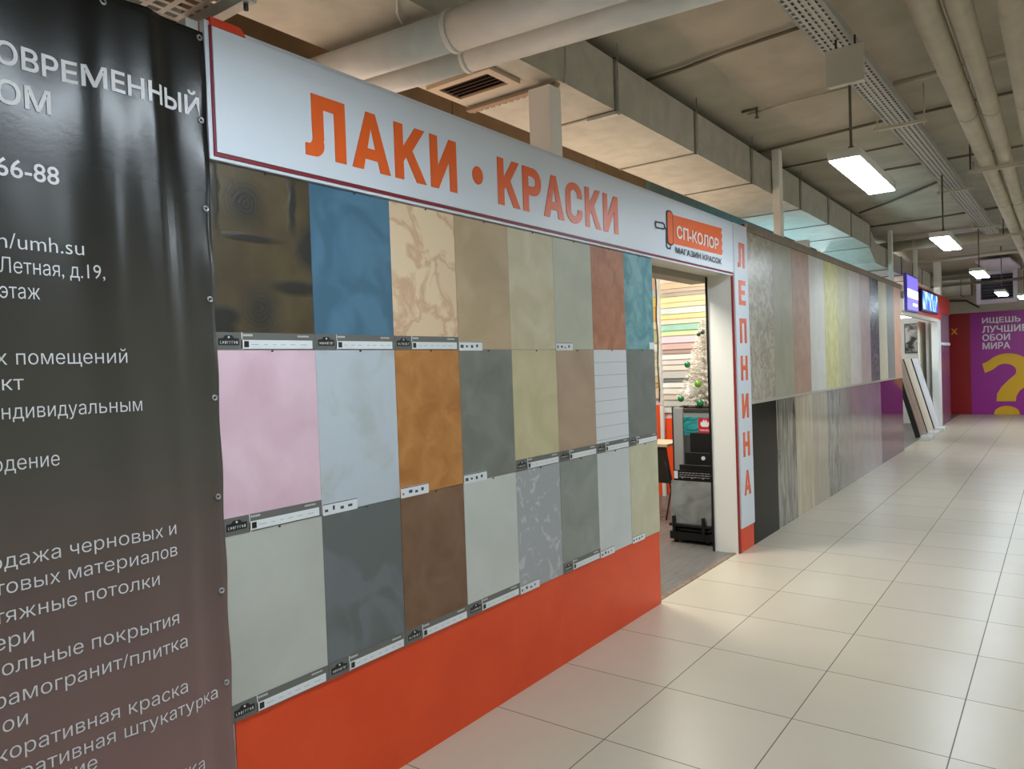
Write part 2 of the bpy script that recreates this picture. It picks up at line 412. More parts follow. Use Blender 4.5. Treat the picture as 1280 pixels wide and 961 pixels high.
# hanging fan heater in front of the end wall
lav = mat('pale_lavender_metal', (232, 228, 246), 0.4)
fh = empty('fan_heater', (0.92, 21.0, 2.74), 'square louvred fan heater hung from the ceiling before the end wall', 'fan heater')
f_ = MB(); f_.box(.51,.60,20.95,21.35,2.74,3.50).box(1.24,1.33,20.95,21.35,2.74,3.50).box(.60,1.24,20.95,21.35,2.74,2.83).box(.60,1.24,20.95,21.35,3.42,3.50).box(.60,1.24,21.3,21.35,2.83,3.42)
f_.build('casing', lav, fh, fh.location)
for i in range(8):
    mt = Matrix.Translation((0.92, 20.99, 2.86+i*.072)) @ Matrix.Rotation(math.radians(35), 4, 'X')
    MB().box(-.32,.32,-.035,.035,-.004,.004, mt).build('louvre', mat('louvre_blue_grey', (118, 120, 138), .4), fh, fh.location)
MB().box(.60,1.24,21.1,21.12,2.83,3.42).build('grille_back', mat('dark_grille', (40, 40, 52), .5), fh, fh.location)
for x in (.56, 1.28): MB().tube([(x,21.1,3.50),(x,21.1,CEIL)], .012, 8).build('hanger_rod', dark, fh, fh.location)
pl = MB().box(-.3,.3,-1.1,1.1,-.02,.02, Matrix.Translation((1.08,19.2,3.46)) @ Matrix.Rotation(math.radians(-3),4,'Z')).build('sheet_metal_plate', lav)
tag(pl, 'pale lavender metal plate fixed under the far ceiling before the fan heater', 'metal plate')

# ------------------------------------------------------------------ second shop front: light box, screen, fascia, leaning boards
fas = empty('shop_fascia', (0, 17.5, 2.33), 'red fascia board over the far shop entrance carrying a lit screen', 'shop fascia')
coral = mat('red_fascia', (224, 72, 60), 0.45)
MB().box(-.06, .02, 15.15, 18.75, 2.33, 2.86).build('fascia_board', coral, fas, fas.location)
MB().box(-.06, .02, 18.75, 20.3, 2.485, 2.86).build('return_board', coral, fas, fas.location)
MB().box(-.06, .012, 13.74, 18.2, 2.26, 2.335).build('soffit_trim', warm_white, fas, fas.location)
def screen_mat():
    m, n, l, b = base_mat('led_screen')
    tc = n.new('ShaderNodeTexCoord'); mp = n.new('ShaderNodeMapping'); mp.inputs['Scale'].default_value = (1, 4.5, 3)
    l.new(tc.outputs['Object'], mp.inputs['Vector'])
    nz = n.new('ShaderNodeTexNoise'); nz.inputs['Scale'].default_value = 1.3; nz.inputs['Detail'].default_value = 6; l.new(mp.outputs['Vector'], nz.inputs['Vector'])
    cr = n.new('ShaderNodeValToRGB'); e = cr.color_ramp.elements
    e[0].position = .40; e[0].color = rgb((30, 50, 190)); e[1].position = .60; e[1].color = rgb((225, 245, 255))
    k = e.new(.5); k.color = rgb((70, 160, 240))
    l.new(nz.outputs['Fac'], cr.inputs['Fac']); l.new(cr.outputs['Color'], b.inputs['Emission Color']); b.inputs['Emission Strength'].default_value = 1.1
    b.inputs['Base Color'].default_value = rgb((20, 20, 40)); b.inputs['Roughness'].default_value = .3
    return m
scr = empty('led_display', (.06, 16.6, 2.40), 'lit blue and white display screen mounted on the red fascia', 'screen')
MB().box(.022, .085, 15.55, 17.65, 2.39, 2.80).build('housing', mat('navy_housing', (36, 22, 96), .35), scr, scr.location, bevel=.01)
MB().box(.086, .090, 15.60, 17.60, 2.43, 2.765).build('screen_face', screen_mat(), scr, (.088, 16.6, 2.6))
lb = empty('light_box', (.05, 14.5, 2.30), 'violet illuminated light box sign with a white band beside the red fascia', 'light box')
MB().box(.022, .075, 13.95, 15.12, 2.33, 2.96).build('housing', mat('violet_housing', (96, 86, 190), .35), lb, lb.location, bevel=.008)
MB().box(.076, .079, 13.98, 15.09, 2.36, 2.93).build('lit_face', emis('violet_light', (120, 108, 236), 1.0), lb, lb.location)
MB().box(.080, .082, 13.98, 15.09, 2.555, 2.70).build('lit_band', emis('white_light', (246, 248, 255), 1.3), lb, lb.location)
MB().box(.080, .082, 14.5, 15.0, 2.43, 2.475).build('lit_text_bar', emis('white_light', (246, 248, 255), 1.3), lb, lb.location)
lb_s = [(15.5, 'leaning_wood', mottled('veneer_streaks', (120, 96, 78), (196, 182, 158), 4, stretch=(1, 6, .5), rough=.35), 'sample door panel with brown wood streaks leaning nearest the glossy wall panels'),
        (16.4, 'cream', mottled('cream_door', (222, 214, 190), (232, 224, 202), 3, rough=.35), 'cream sample door panel leaning in the middle of three'),
        (17.35, 'white', mottled('white_door', (222, 224, 228), (232, 234, 236), 3, rough=.35), 'white sample door panel leaning furthest along by the white pier')]
for yb, nm, mm, lab in lb_s:
    root = empty('door_sample_panel', (0.02, yb, 0.0), lab, 'sample panel', 'sample door panels leaning at the far shop entrance')
    Lm = Matrix.Translation((-.01, yb, .045)) @ Matrix.Rotation(math.radians(-15), 4, 'Y')
    MB().box(0, .035, -.05, .72, 0, 1.50, Lm).build('panel_face', mm, root, (0, yb, 0))
    MB().box(-.05, .034, -.09, -.05, 0, 1.50, Lm).build('edge_frame', black, root, (0, yb, 0))
    fb = MB().box(-.02, .16, -.08, .30, 0, .07).build('foot_block', white, root, local=True, bevel=.008); fb.location = (0, 0, 0)
# things inside the second shop
tl = empty('tube_lamp', (-.62, 17.2, 2.34), 'lit white tube lamp inside the far shop, near its ceiling', 'lamp')
MB().tube([(-1.15,17.2,2.38),(-.25,17.2,2.38)], .035, 12).build('tube', emis('tube_light', (255, 255, 250), 6), tl, tl.location)
MB().box(-1.17,-.23,17.17,17.23,2.41,2.45).build('fitting', white, tl, tl.location)
for x in (-1.12, -.98): MB().tube([(x,17.2,2.45),(x,17.2,3.58)], .008, 6).build('hanger_rod', dark, tl, tl.location)
bwm = mottled('black_and_white_print', (24, 24, 26), (206, 204, 200), 4.5, .42, .58, rough=.3, detail=8)
for i, (xa, xb, za, zb, lab) in enumerate([(-.78,-.40,1.62,2.30,'tall black and white picture hanging inside the far shop below the tube lamp'), (-.72,-.42,.95,1.48,'small grey picture with a dark arched shape hanging lower inside the far shop')]):
    p = empty('wall_picture', ((xa+xb)/2, 19.18, za), lab, 'picture', 'pictures inside the far shop')
    MB().box(xa,xb,19.165,19.199,za,zb).build('frame', dark, p, p.location)
    MB().box(xa+.02,xb-.02,19.158,19.166,za+.02,zb-.02).build('print', bwm if i == 0 else mottled('grey_beige_print', (150, 140, 126), (200, 192, 178), 2, rough=.4), p, p.location)
    if i == 1: MB().prism([(-.55,1.06),(-.46,1.06),(-.46,1.30)]+[(q[0],q[1]) for q in arc(-.505,1.30,.045,.07,0,180,8)]+[(-.55,1.30)], 19.152, 19.159, 'xz').build('arched_shape', black, p, p.location)
cu = MB(); pts = [(-.36+.035*math.sin(k*1.25), 18.12+.057*k) for k in range(18)]
for (a, b), (c, d) in zip(pts, pts[1:]):
    v = [cu.bm.verts.new(q) for q in [(a,b,.002),(c,d,.002),(c,d,2.3),(a,b,2.3)]]; fc = cu.bm.faces.new(v); fc.smooth = True
bmesh.ops.remove_doubles(cu.bm, verts=cu.bm.verts, dist=.0005)
co = cu.build('curtain', mottled('beige_cloth', (206, 204, 186), (220, 218, 202), 6, rough=.8)); so = co.modifiers.new('thick', 'SOLIDIFY'); so.thickness = .006
tag(co, 'pale beige hanging curtain just inside the far shop entrance, before the white pier', 'curtain')
ds = MB().box(-.25,-.17,13.95,14.03,0,2.26).build('door_post', mat('blue_white_post', (206, 216, 222), .4), bevel=.004)
tag(ds, 'slim blue-white post in the far shop doorway behind the leaning panels', 'post')
tag(MB().box(-.42,-.27,13.74,13.79,0,2.2).build('black_screen', black), 'narrow black screen panel at the near edge of the far shop doorway', 'panel')

# ------------------------------------------------------------------ main shop sign
sign = empty('shop_sign', (0.0, 3.6, 2.276), 'long white shop sign with orange capital letters over the sample wall', 'sign')
MB().box(.0, .026, 1.318, 5.885, 2.268, 2.700).build('sign_frame', sign_white, sign, sign.location)
MB().box(.024, .031, 1.332, 5.885, 2.279, 2.686).build('edge_trim', red_line, sign, sign.location)
MB().box(.026, .036, 1.339, 5.882, 2.291, 2.683).build('sign_face', sign_white, sign, sign.location)
MB().prism([(1.335,2.686),(1.335,2.712),(1.44,2.712),(1.452,2.70),(1.46,2.686)], -.10, .034).build('top_flap', mat('orange_flap', (222, 70, 40), .45), sign, sign.location)
SX = .038
for ch, a, b in [('Л',1.680,1.864),('А',1.893,2.089),('К',2.115,2.295),('И',2.322,2.490),('К',2.785,2.962),('Р',2.987,3.147),('А',3.168,3.360),('С',3.380,3.549),('К',3.580,3.753),('И',3.782,3.957)]:
    put_glyph(ch, a, b, 2.355, 2.577, SX-.001, orange_ink, sign)
rebased('dot', (lambda me: ([setattr(v.co, 'x', v.co.x+SX-.001) for v in me.vertices], me)[1])(outlines([arc(2.636, 2.460, .038, .041, 0, 360, 28)[:-1]], .004, YZ)), orange_ink, sign)
# logo on the sign: a paint roller, the stripe it leaves, and two lines of lettering
logo_or = mat('logo_orange', (236, 104, 42), 0.4)
def flat(loops, x, m, name, parent, depth=.003):
    me = outlines(loops, depth, YZ)
    for v in me.vertices: v.co.x += x
    return rebased(name, me, m, parent)
flat([[(4.735,2.392),(4.735,2.588),(5.648,2.614),(5.625,2.575),(5.652,2.560),(5.628,2.52),(5.650,2.50),(5.625,2.46),(5.648,2.44),(5.632,2.405)]], SX, logo_or, 'paint_stripe', sign)
flat([[(4.632,2.398),(4.632,2.586)]+arc(4.684,2.588,.052,.022,180,0,8)+[(4.736,2.398)]+arc(4.684,2.396,.052,.022,0,-180,8)], SX+.001, ink, 'roller_outline', sign)
flat([[(4.645,2.400),(4.645,2.583)]+arc(4.684,2.586,.039,.014,180,0,8)+[(4.723,2.400)]+arc(4.684,2.398,.039,.014,0,-180,8)], SX+.003, logo_or, 'roller_sleeve', sign)
def stroke(pts, wd, x, m, name, parent):
    b = MB()
    for (a0, b0), (a1, b1) in zip(pts, pts[1:]):
        d = Vector((a1-a0, b1-b0)); 
        if d.length == 0: continue
        d.normalize(); nrm = Vector((-d.y, d.x))*wd/2; e = d*wd/2
        b.prism([(a0-e.x+nrm.x, b0-e.y+nrm.y), (a1+e.x+nrm.x, b1+e.y+nrm.y), (a1+e.x-nrm.x, b1+e.y-nrm.y), (a0-e.x-nrm.x, b0-e.y-nrm.y)], x, x+.003)
    return b.build(name, m, parent, world_loc(parent))
stroke([(4.47,2.468),(4.462,2.486),(4.47,2.503),(4.575,2.509),(4.600,2.500),(4.600,2.478),(4.575,2.470),(4.47,2.466)], .010, SX, ink, 'roller_handle', sign)
stroke([(4.600,2.489),(4.628,2.470),(4.622,2.362),(4.64,2.350),(4.68,2.352),(4.69,2.378)], .009, SX, ink, 'roller_wire', sign)
rebased('logo_lettering', text_fit('СП-КОЛОР', 4.782, 5.556, 2.435, .12, YZ, SX+.003, bold=.003, depth=.003, fit_h=.088), mat('logo_white', (236, 226, 220), .5), sign)
rebased('logo_subline', text_fit('МАГАЗИН КРАСОК', 4.762, 5.615, 2.331, .06, YZ, SX, bold=.001, depth=.003, fit_h=.043), ink, sign)

# vertical sign beside the doorway
vs_ = empty('vertical_sign', (0.0, 6.09, 0.0), 'tall narrow white sign with orange letters on the doorway pier', 'sign')
MB().box(.0, .012, 5.945, 6.262, 0.0, .20).build('orange_base', orange_base, vs_, vs_.location)
MB().box(.0, .022, 5.945, 6.262, .20, 2.705).build('sign_board', sign_white, vs_, vs_.location)
MB().box(-.002, .010, 5.915, 5.945, 0.0, 2.28).build('edge_strip', mat('dark_red_edge', (150, 34, 30), .45), vs_, vs_.location)
vl = mat('faded_orange_film', (226, 104, 60), .4)
z_top = [2.555, 2.245, 1.93, 1.62, 1.305, .985, .665]
for ch, zt in zip('ЛЕПНИНА', z_top):
    put_glyph('П' if ch == 'П' else ch, 6.028, 6.185, zt-.205, zt, .023, vl, vs_)

# ------------------------------------------------------------------ the 24 decorative plaster boards
ROWZ = [(1.6704, 2.2646), (1.0766, 1.6704), (0.4796, 1.0766)]
TX = .014
def label_strip(root, y0, y1, z0, wide=True):
    L = world_loc(root)
    if not wide:
        o = MB().box(TX, TX+.0015, y0+.004, y0+.165, z0-.004, z0+.038).build('price_slip', paper, root, L)
        b = MB(); b.box(TX+.0015, TX+.0022, y0+.004, y0+.165, z0+.034, z0+.037)
        rr = random.Random(int(y0*1000))
        for k in range(4): b.box(TX+.0015, TX+.0022, y0+.012+.036*k, y0+.012+.036*k+rr.uniform(.008,.02), z0+.008+.003*(k % 2), z0+.012+.003*(k % 2)+rr.uniform(.003,.012))
        b.build('slip_print', mat('blue_black_ink', (58, 62, 84), .5), o, L); return
    s = MB().box(TX, TX+.0015, y0+.001, y1-.001, z0, z0+.056).build('label_strip', grey_strip, root, L)
    a, b_ = y0+.012, y0+.086
    m = (a+b_)/2
    MB().prism([(a, z0+.014), (b_, z0+.014), (b_, z0+.036), (m+.02, z0+.037), (m+.012, z0+.046), (m-.012, z0+.046), (m-.02, z0+.037), (a, z0+.036)], TX+.0015, TX+.0025).build('logo_plate', mat('label_black', (20, 26, 26), .4), s, L)
    k = MB(); rr = random.Random(int(y0*977))
    for i in range(8):
        yy = a+.006+i*.0082; k.box(TX+.0025, TX+.003, yy, yy+.0016, z0+.019, z0+.028)
        k.box(TX+.0025, TX+.003, yy+.0016, yy+.005, z0+(.019 if rr.random() < .5 else .0265), z0+(.0205 if rr.random() < .5 else .028))
    k.build('logo_marks', mat('logo_marks_grey', (190, 192, 190), .5), s, L)
    bb = MB().ball((TX+.0025, m, z0+.040), .0035, 8); bb.build('logo_drop', paper, s, L)
    MB().box(TX+.0015, TX+.0025, y0+.095, y1-.014, z0+.003, z0+.032).build('info_slip', paper, s, L)
    MB().box(TX+.0015, TX+.0025, y0+.095, y0+.0985, z0+.0, z0+.056).build('white_divider', paper, s, L)
    MB().box(TX+.0025, TX+.0032, y0+.104, y0+.121, z0+.008, z0+.028).build('thumbnail_square', mat('label_black', (20, 26, 26), .4), s, L)
    t = MB(); yy = y0+.102
    for i in range(6): t.box(TX+.0015, TX+.002, yy, yy+.0045, z0+.044, z0+.051); yy += .006
    yy = y1-.075
    for i in range(8): t.box(TX+.0015, TX+.002, yy, yy+.0045, z0+.043, z0+.049); yy += .006
    t.build('code_marks', mat('code_marks_grey', (200, 200, 196), .5), s, L)
    t = MB(); yy = y0+.13
    while yy < y1-.03:
        d = rr.uniform(.012, .03); t.box(TX+.0025, TX+.0028, yy, yy+d, z0+.016, z0+.018); yy += d+rr.uniform(.012, .03)
    t.build('slip_print', mat('slip_print_grey', (160, 176, 172), .5), s, L)
def dark_board_mat():
    m, n, l, b = base_mat('dark_bronze_plaster')
    tc = n.new('ShaderNodeTexCoord')
    def mth(op, a, bb=None, cc=None):
        k = n.new('ShaderNodeMath'); k.operation = op
        for i, v in enumerate((a, bb, cc)):
            if v is None: continue
            if isinstance(v, (int, float)): k.inputs[i].default_value = v
            else: l.new(v, k.inputs[i])
        return k.outputs[0]
    nz = n.new('ShaderNodeTexNoise'); nz.inputs['Scale'].default_value = 14; nz.inputs['Detail'].default_value = 7; l.new(tc.outputs['Object'], nz.inputs['Vector'])
    n2 = n.new('ShaderNodeTexNoise'); n2.inputs['Scale'].default_value = 6; n2.inputs['Detail'].default_value = 4; l.new(tc.outputs['Object'], n2.inputs['Vector'])
    sx = n.new('ShaderNodeSeparateXYZ'); l.new(tc.outputs['Object'], sx.inputs[0])
    tot = 0.0
    y_, z_ = sx.outputs['Y'], sx.outputs['Z']
    yj = mth('ADD', y_, mth('MULTIPLY', mth('SUBTRACT', nz.outputs['Fac'], .5), .06))
    def blob(cy, cz, ry, rz, soft=.35):
        a = mth('DIVIDE', mth('SUBTRACT', yj, cy), ry); c = mth('DIVIDE', mth('SUBTRACT', z_, cz), rz)
        d = mth('SQRT', mth('ADD', mth('MULTIPLY', a, a), mth('MULTIPLY', c, c)))
        mr = n.new('ShaderNodeMapRange'); mr.inputs['From Min'].default_value = 1+soft; mr.inputs['From Max'].default_value = 1-soft; l.new(d, mr.inputs['Value'])
        return mr.outputs['Result']
    def ring(cy, cz):
        a = mth('SUBTRACT', yj, cy); c = mth('SUBTRACT', z_, cz); d = mth('SQRT', mth('ADD', mth('MULTIPLY', a, a), mth('MULTIPLY', c, c)))
        return mth('ADD', mth('MULTIPLY', mth('SINE', mth('MULTIPLY', d, 420)), .10), .88)
    tot = mth('MULTIPLY', blob(.13,.48,.062,.064,.5), ring(.13,.48))
    tot = mth('MAXIMUM', mth('MULTIPLY', blob(.18,.12,.07,.085,.6), ring(.17,.14)), tot)
    for q in [(.15,.368,.10,.012),(.32,.215,.10,.024),(.03,.105,.07,.035),(.03,.055,.06,.05),(.385,.36,.05,.08),(.315,.5,.02,.09),(.02,.5,.016,.12)]:
        tot = mth('MAXIMUM', blob(*q), tot)
    cr = n.new('ShaderNodeValToRGB'); cr.color_ramp.elements[0].position = .35; cr.color_ramp.elements[0].color = rgb((68, 56, 34)); cr.color_ramp.elements[1].position = .7; cr.color_ramp.elements[1].color = rgb((88, 76, 50))
    l.new(n2.outputs['Fac'], cr.inputs['Fac'])
    mx = n.new('ShaderNodeMix'); mx.data_type = 'RGBA'; l.new(tot, mx.inputs['Factor']); l.new(cr.outputs['Color'], mx.inputs['A']); mx.inputs['B'].default_value = rgb((38, 35, 30))
    l.new(mx.outputs['Result'], b.inputs['Base Color']); b.inputs['Roughness'].default_value = .42
    bp = n.new('ShaderNodeBump'); bp.inputs['Strength'].default_value = .35; bp.inputs['Distance'].default_value = .006
    l.new(mth('ADD', nz.outputs['Fac'], tot), bp.inputs['Height']); l.new(bp.outputs['Normal'], b.inputs['Normal'])
    return m
def lined_board_mat():
    m, n, l, b = base_mat('white_grooved')
    tc = n.new('ShaderNodeTexCoord'); sx = n.new('ShaderNodeSeparateXYZ'); l.new(tc.outputs['Object'], sx.inputs[0])
    def mth(op, a, bb=None):
        k = n.new('ShaderNodeMath'); k.operation = op
        for i, v in enumerate((a, bb)):
            if v is None: continue
            if isinstance(v, (int, float)): k.inputs[i].default_value = v
            else: l.new(v, k.inputs[i])
        return k.outputs[0]
    nz = n.new('ShaderNodeTexNoise'); nz.inputs['Scale'].default_value = 9; l.new(tc.outputs['Object'], nz.inputs['Vector'])
    z = mth('ADD', sx.outputs['Z'], mth('MULTIPLY', nz.outputs['Fac'], .006))
    g = mth('LESS_THAN', mth('FRACT', mth('DIVIDE', z, .0745)), .045)
    mx = n.new('ShaderNodeMix'); mx.data_type = 'RGBA'; l.new(g, mx.inputs['Factor']); mx.inputs['A'].default_value = rgb((214, 218, 222)); mx.inputs['B'].default_value = rgb((164, 172, 182))
    l.new(mx.outputs['Result'], b.inputs['Base Color']); b.inputs['Roughness'].default_value = .5
    bp = n.new('ShaderNodeBump'); bp.invert = True; bp.inputs['Strength'].default_value = .5; bp.inputs['Distance'].default_value = .004; l.new(g, bp.inputs['Height']); l.new(bp.outputs['Normal'], b.inputs['Normal'])
    return m
G = 'decorative plaster boards by the doorway'
# (colours, label, strip kind)
B = [
 [('dark', 'dark bronze-brown plaster board with black circular brush marks', 'S'),
  (mottled('blue_plaster', (68, 104, 126), (80, 120, 144), 4.5, .42, .58, detail=1.5, rough=.4, dist=1.2, seed=3), 'blue plaster board between the dark bronze board and a beige veined one', 'S'),
  (mottled('veined_beige', (222, 196, 162), (226, 202, 168), 5.0, .43, .54, detail=5, dist=.6, rough=.5, seed=5, c3=(204, 166, 132)), 'beige plaster board with brown veins in the top row', 'S'),
  (mottled('tan_plaster', (174, 152, 120), (188, 166, 134), 4, rough=.5, seed=1), 'plain tan plaster board in the top row beside the veined beige one', 'P'),
  (mottled('ivory_plaster', (192, 182, 150), (208, 200, 172), 5, rough=.5, seed=2), 'ivory plaster board in the top row right of the tan one', None),
  (mottled('pale_green_plaster', (176, 180, 162), (188, 190, 172), 4, rough=.5, seed=4), 'pale grey-green plaster board in the top row left of the terracotta one', 'P'),
  (mottled('terracotta_plaster', (162, 104, 76), (190, 136, 106), 9, .3, .7, detail=8, rough=.55, bump=.2, seed=6), 'terracotta plaster board in the top row beside the teal one', None),
  (mottled('teal_plaster', (82, 138, 148), (126, 172, 176), 5, .38, .62, detail=5, dist=1.6, rough=.5, seed=7), 'teal streaked plaster board at the doorway end of the top row', 'R')],
 [(mottled('pink_plaster', (212, 176, 190), (226, 196, 208), 4, rough=.5, seed=8), 'pink plaster board in the middle row beside the banner', 'S'),
  (mottled('ice_blue_plaster', (176, 184, 186), (187, 196, 204), 5, .36, .5, detail=6, rough=.45, seed=9), 'pale ice-blue mottled plaster board between the pink and ochre ones', 'P'),
  (mottled('ochre_plaster', (164, 106, 50), (194, 136, 76), 9, .3, .7, detail=7, rough=.5, seed=10), 'ochre orange plaster board in the middle row', 'P'),
  (mottled('concrete_grey_plaster', (112, 114, 106), (130, 133, 125), 6, .3, .7, rough=.5, seed=11), 'concrete grey plaster board in the middle row right of the ochre one', 'P'),
  (mottled('straw_plaster', (190, 180, 142), (204, 194, 158), 5, rough=.5, seed=12), 'straw yellow plaster board in the middle row', 'S'),
  (mottled('taupe_plaster', (168, 144, 122), (180, 156, 134), 3, rough=.5, seed=13), 'plain taupe plaster board in the middle row beside the grooved white one', 'S'),
  ('lined', 'white board with thin horizontal grooves in the middle row', 'S'),
  (mottled('graphite_plaster', (110, 113, 108), (126, 128, 122), 5, .3, .7, rough=.5, seed=14), 'graphite grey plaster board in the middle row at the doorway', 'S')],
 [(mottled('light_grey_plaster', (180, 182, 174), (190, 192, 184), 3, rough=.5, seed=15), 'light grey plaster board in the bottom row beside the banner', 'S'),
  (mottled('slate_plaster', (98, 103, 102), (110, 115, 118), 4.5, .44, .56, detail=1.5, dist=1.0, rough=.4, seed=16), 'dark slate grey cloudy plaster board in the bottom row', 'S'),
  (mottled('cocoa_plaster', (112, 82, 60), (132, 102, 80), 6, .3, .7, rough=.5, seed=17), 'cocoa brown plaster board in the bottom row', 'S'),
  (mottled('pearl_plaster', (192, 196, 190), (202, 205, 200), 3, rough=.4, seed=18), 'pearl white plaster board between the cocoa brown and silver scratched ones', 'S'),
  (mottled('silver_scratched', (162, 166, 170), (188, 191, 194), 9, .56, .64, detail=4, dist=2.2, rough=.35, bump=.15, seed=19), 'silver grey plaster board with pale scratches in the bottom row', 'P'),
  (mottled('moss_grey_plaster', (132, 138, 132), (150, 155, 149), 6, .3, .7, rough=.5, seed=20), 'mid grey plaster board in the bottom row with a black label strip', 'S'),
  (mottled('white_plaster', (194, 200, 200), (204, 208, 208), 3, rough=.45, seed=21), 'white plaster board in the bottom row beside the cream end one', 'P'),
  (mottled('cream_plaster', (190, 186, 158), (202, 198, 172), 5, rough=.5, seed=22), 'cream plaster board at the doorway end of the bottom row', 'P')]]
for r_, (za, zb) in enumerate(ROWZ):
    for c_ in range(8):
        mm, lab, kind = B[r_][c_]
        if mm == 'dark': mm = dark_board_mat()
        if mm == 'lined': mm = lined_board_mat()
        ya, yb = Y0+c_*PW, Y0+(c_+1)*PW
        o = MB().box(.0, TX-R.uniform(0, .0015), ya+.0006, yb-.0006, za+.0008, zb-.0008).build('plaster_board', mm, None, (0, ya, za), bevel=.0012)
        tag(o, lab, 'sample board', G)
        if kind == 'S': label_strip(o, ya, yb, za)
        elif kind == 'P': label_strip(o, ya, yb, za, False)
        elif kind == 'R':
            s = MB().box(TX, TX+.0015, yb-.075, yb-.008, za+.004, za+.048).build('price_slip', paper, o, (0, ya, za))
        MB().tube([(TX-.002, ya+.21, zb-.006), (TX+.005, ya+.21, zb-.004)], .003, 8).build('nail_head', dark, o, (0, ya, za))

# ------------------------------------------------------------------ far display: matt boards above, glossy boards below
FW = (13.70-6.35)/12
U = [(mottled('silk_grey_beige', (150, 142, 124), (188, 182, 166), 9, .4, .62, detail=7, dist=1.5, rough=.3, bump=.25, seed=31), 'shimmering grey-beige tall wall board next to the vertical sign'),
     (mottled('sage_beige', (158, 156, 134), (170, 168, 146), 4, rough=.4, seed=32), 'sage tall wall board beside the shimmering grey-beige one'),
     (mottled('clay_pink', (168, 136, 118), (180, 150, 132), 6, rough=.45, bump=.1, seed=33), 'clay pink tall wall board'),
     (mottled('chalk_white', (198, 196, 188), (208, 206, 200), 3, rough=.45, seed=34), 'chalk white tall wall board beside the clay pink one'),
     (mottled('lemon_plaster', (186, 180, 126), (204, 198, 148), 7, .35, .65, detail=7, rough=.45, seed=35), 'lemon yellow tall wall board'),
     (mottled('olive_cream', (178, 174, 144), (192, 188, 160), 5, rough=.45, seed=36), 'olive cream tall wall board beside the lemon one'),
     (mottled('rose_white', (198, 190, 184), (208, 200, 194), 4, rough=.45, seed=37), 'rose white tall wall board in the upper far display'),
     (mottled('dusty_rose', (186, 164, 164), (198, 178, 178), 5, rough=.4, seed=38), 'dusty rose tall wall board beside the blue-grey sparkling one'),
     (mottled('blue_grey_sparkle', (74, 80, 90), (150, 158, 168), 22, .40, .66, detail=8, rough=.25, bump=.5, metal=.3, seed=39), 'blue-grey sparkling rough tall wall board'),
     (mottled('butter_cream', (204, 196, 172), (214, 206, 184), 4, rough=.45, seed=40), 'butter cream narrow-looking tall wall board past the sparkling one'),
     (mottled('ash_grey', (132, 134, 130), (144, 146, 142), 4, rough=.4, seed=41), 'ash grey tall wall board in the upper far display'),
     (mottled('peach_plaster', (206, 160, 132), (216, 172, 146), 4, rough=.45, seed=42), 'peach tall wall board at the far end of the display')]
Lw = [(mottled('gloss_black', (34, 32, 26), (44, 40, 30), 5, .4, .7, detail=8, dist=2, rough=.14, spec=.06, stretch=(1, 1, .35), seed=51), 'glossy black marbled lower board next to the vertical sign'),
      (mottled('gloss_taupe_marble', (84, 80, 72), (160, 154, 142), 5, .35, .65, detail=8, dist=1.6, rough=.05, spec=.6, stretch=(1, 2, .3), seed=52), 'glossy grey-brown streaked lower board beside the black one'),
      (mottled('gloss_beige', (180, 166, 142), (202, 188, 164), 5, .35, .65, detail=7, dist=1.3, rough=.05, spec=.6, stretch=(1, 2, .3), seed=53), 'glossy beige lower board under the clay pink one'),
      (mottled('gloss_greige', (166, 155, 137), (180, 169, 151), 5, rough=.05, spec=.6, stretch=(1, 2, .4), seed=54), 'glossy greige lower board under the chalk white one'),
      (mottled('gloss_grey_marble', (104, 100, 94), (158, 154, 146), 6, .38, .62, detail=8, dist=1.8, rough=.05, spec=.6, stretch=(1, 2, .35), seed=55), 'glossy veined grey lower board under the lemon one'),
      (mottled('gloss_smoke', (138, 132, 123), (150, 144, 135), 4, rough=.05, spec=.6, seed=56), 'glossy smoke grey lower board under the olive cream one'),
      (mottled('gloss_ash', (150, 141, 132), (160, 151, 142), 4, rough=.05, spec=.6, seed=57), 'glossy ash lower board under the rose white one'),
      (mottled('gloss_mist', (152, 144, 142), (162, 154, 152), 4, rough=.05, spec=.6, seed=58), 'glossy misty pink-grey lower board under the dusty rose one'),
      (mottled('gloss_pale_rose', (150, 134, 136), (160, 144, 146), 4, rough=.05, spec=.6, seed=59), 'glossy pale rose lower board under the blue-grey sparkling one'),
      (mottled('gloss_plum', (84, 42, 66), (98, 52, 78), 5, rough=.06, spec=.55, stretch=(1, 2, .3), seed=60), 'glossy plum lower board, the first of three purple ones'),
      (mottled('gloss_grape', (92, 46, 74), (104, 56, 84), 5, rough=.06, spec=.55, stretch=(1, 2, .3), seed=61), 'glossy grape purple lower board in the middle of three purple ones'),
      (mottled('gloss_wine', (88, 40, 68), (100, 50, 78), 5, rough=.06, spec=.55, stretch=(1, 2, .3), seed=62), 'glossy wine purple lower board at the far end by the leaning panels')]
for i in range(12):
    ya, yb = 6.35+i*FW, 6.35+(i+1)*FW
    if i == 0: ya = 6.275
    tag(MB().box(0, .012, ya+.002, yb-.002, 1.23, 2.675).build('wall_board', U[i][0], None, (0, ya, 1.23), bevel=.0015), U[i][1], 'wall board', 'tall matt boards of the far display')
    tag(MB().box(.001, .012, ya+.001, yb-.001, .001, 1.204).build('gloss_board', Lw[i][0], None, (0, ya, 0)), Lw[i][1], 'wall board', 'glossy lower boards of the far display')
struct(MB().box(-.02, .02, 6.275, 13.74, 1.205, 1.23).build('trim_6', mat('ledge_grey', (176, 170, 158), .4)))
struct(MB().box(-.10, .028, 6.275, 13.78, 2.675, 2.745).build('trim_7', mottled('taupe_trim', (138, 122, 106), (150, 134, 118), 8, rough=.5)))

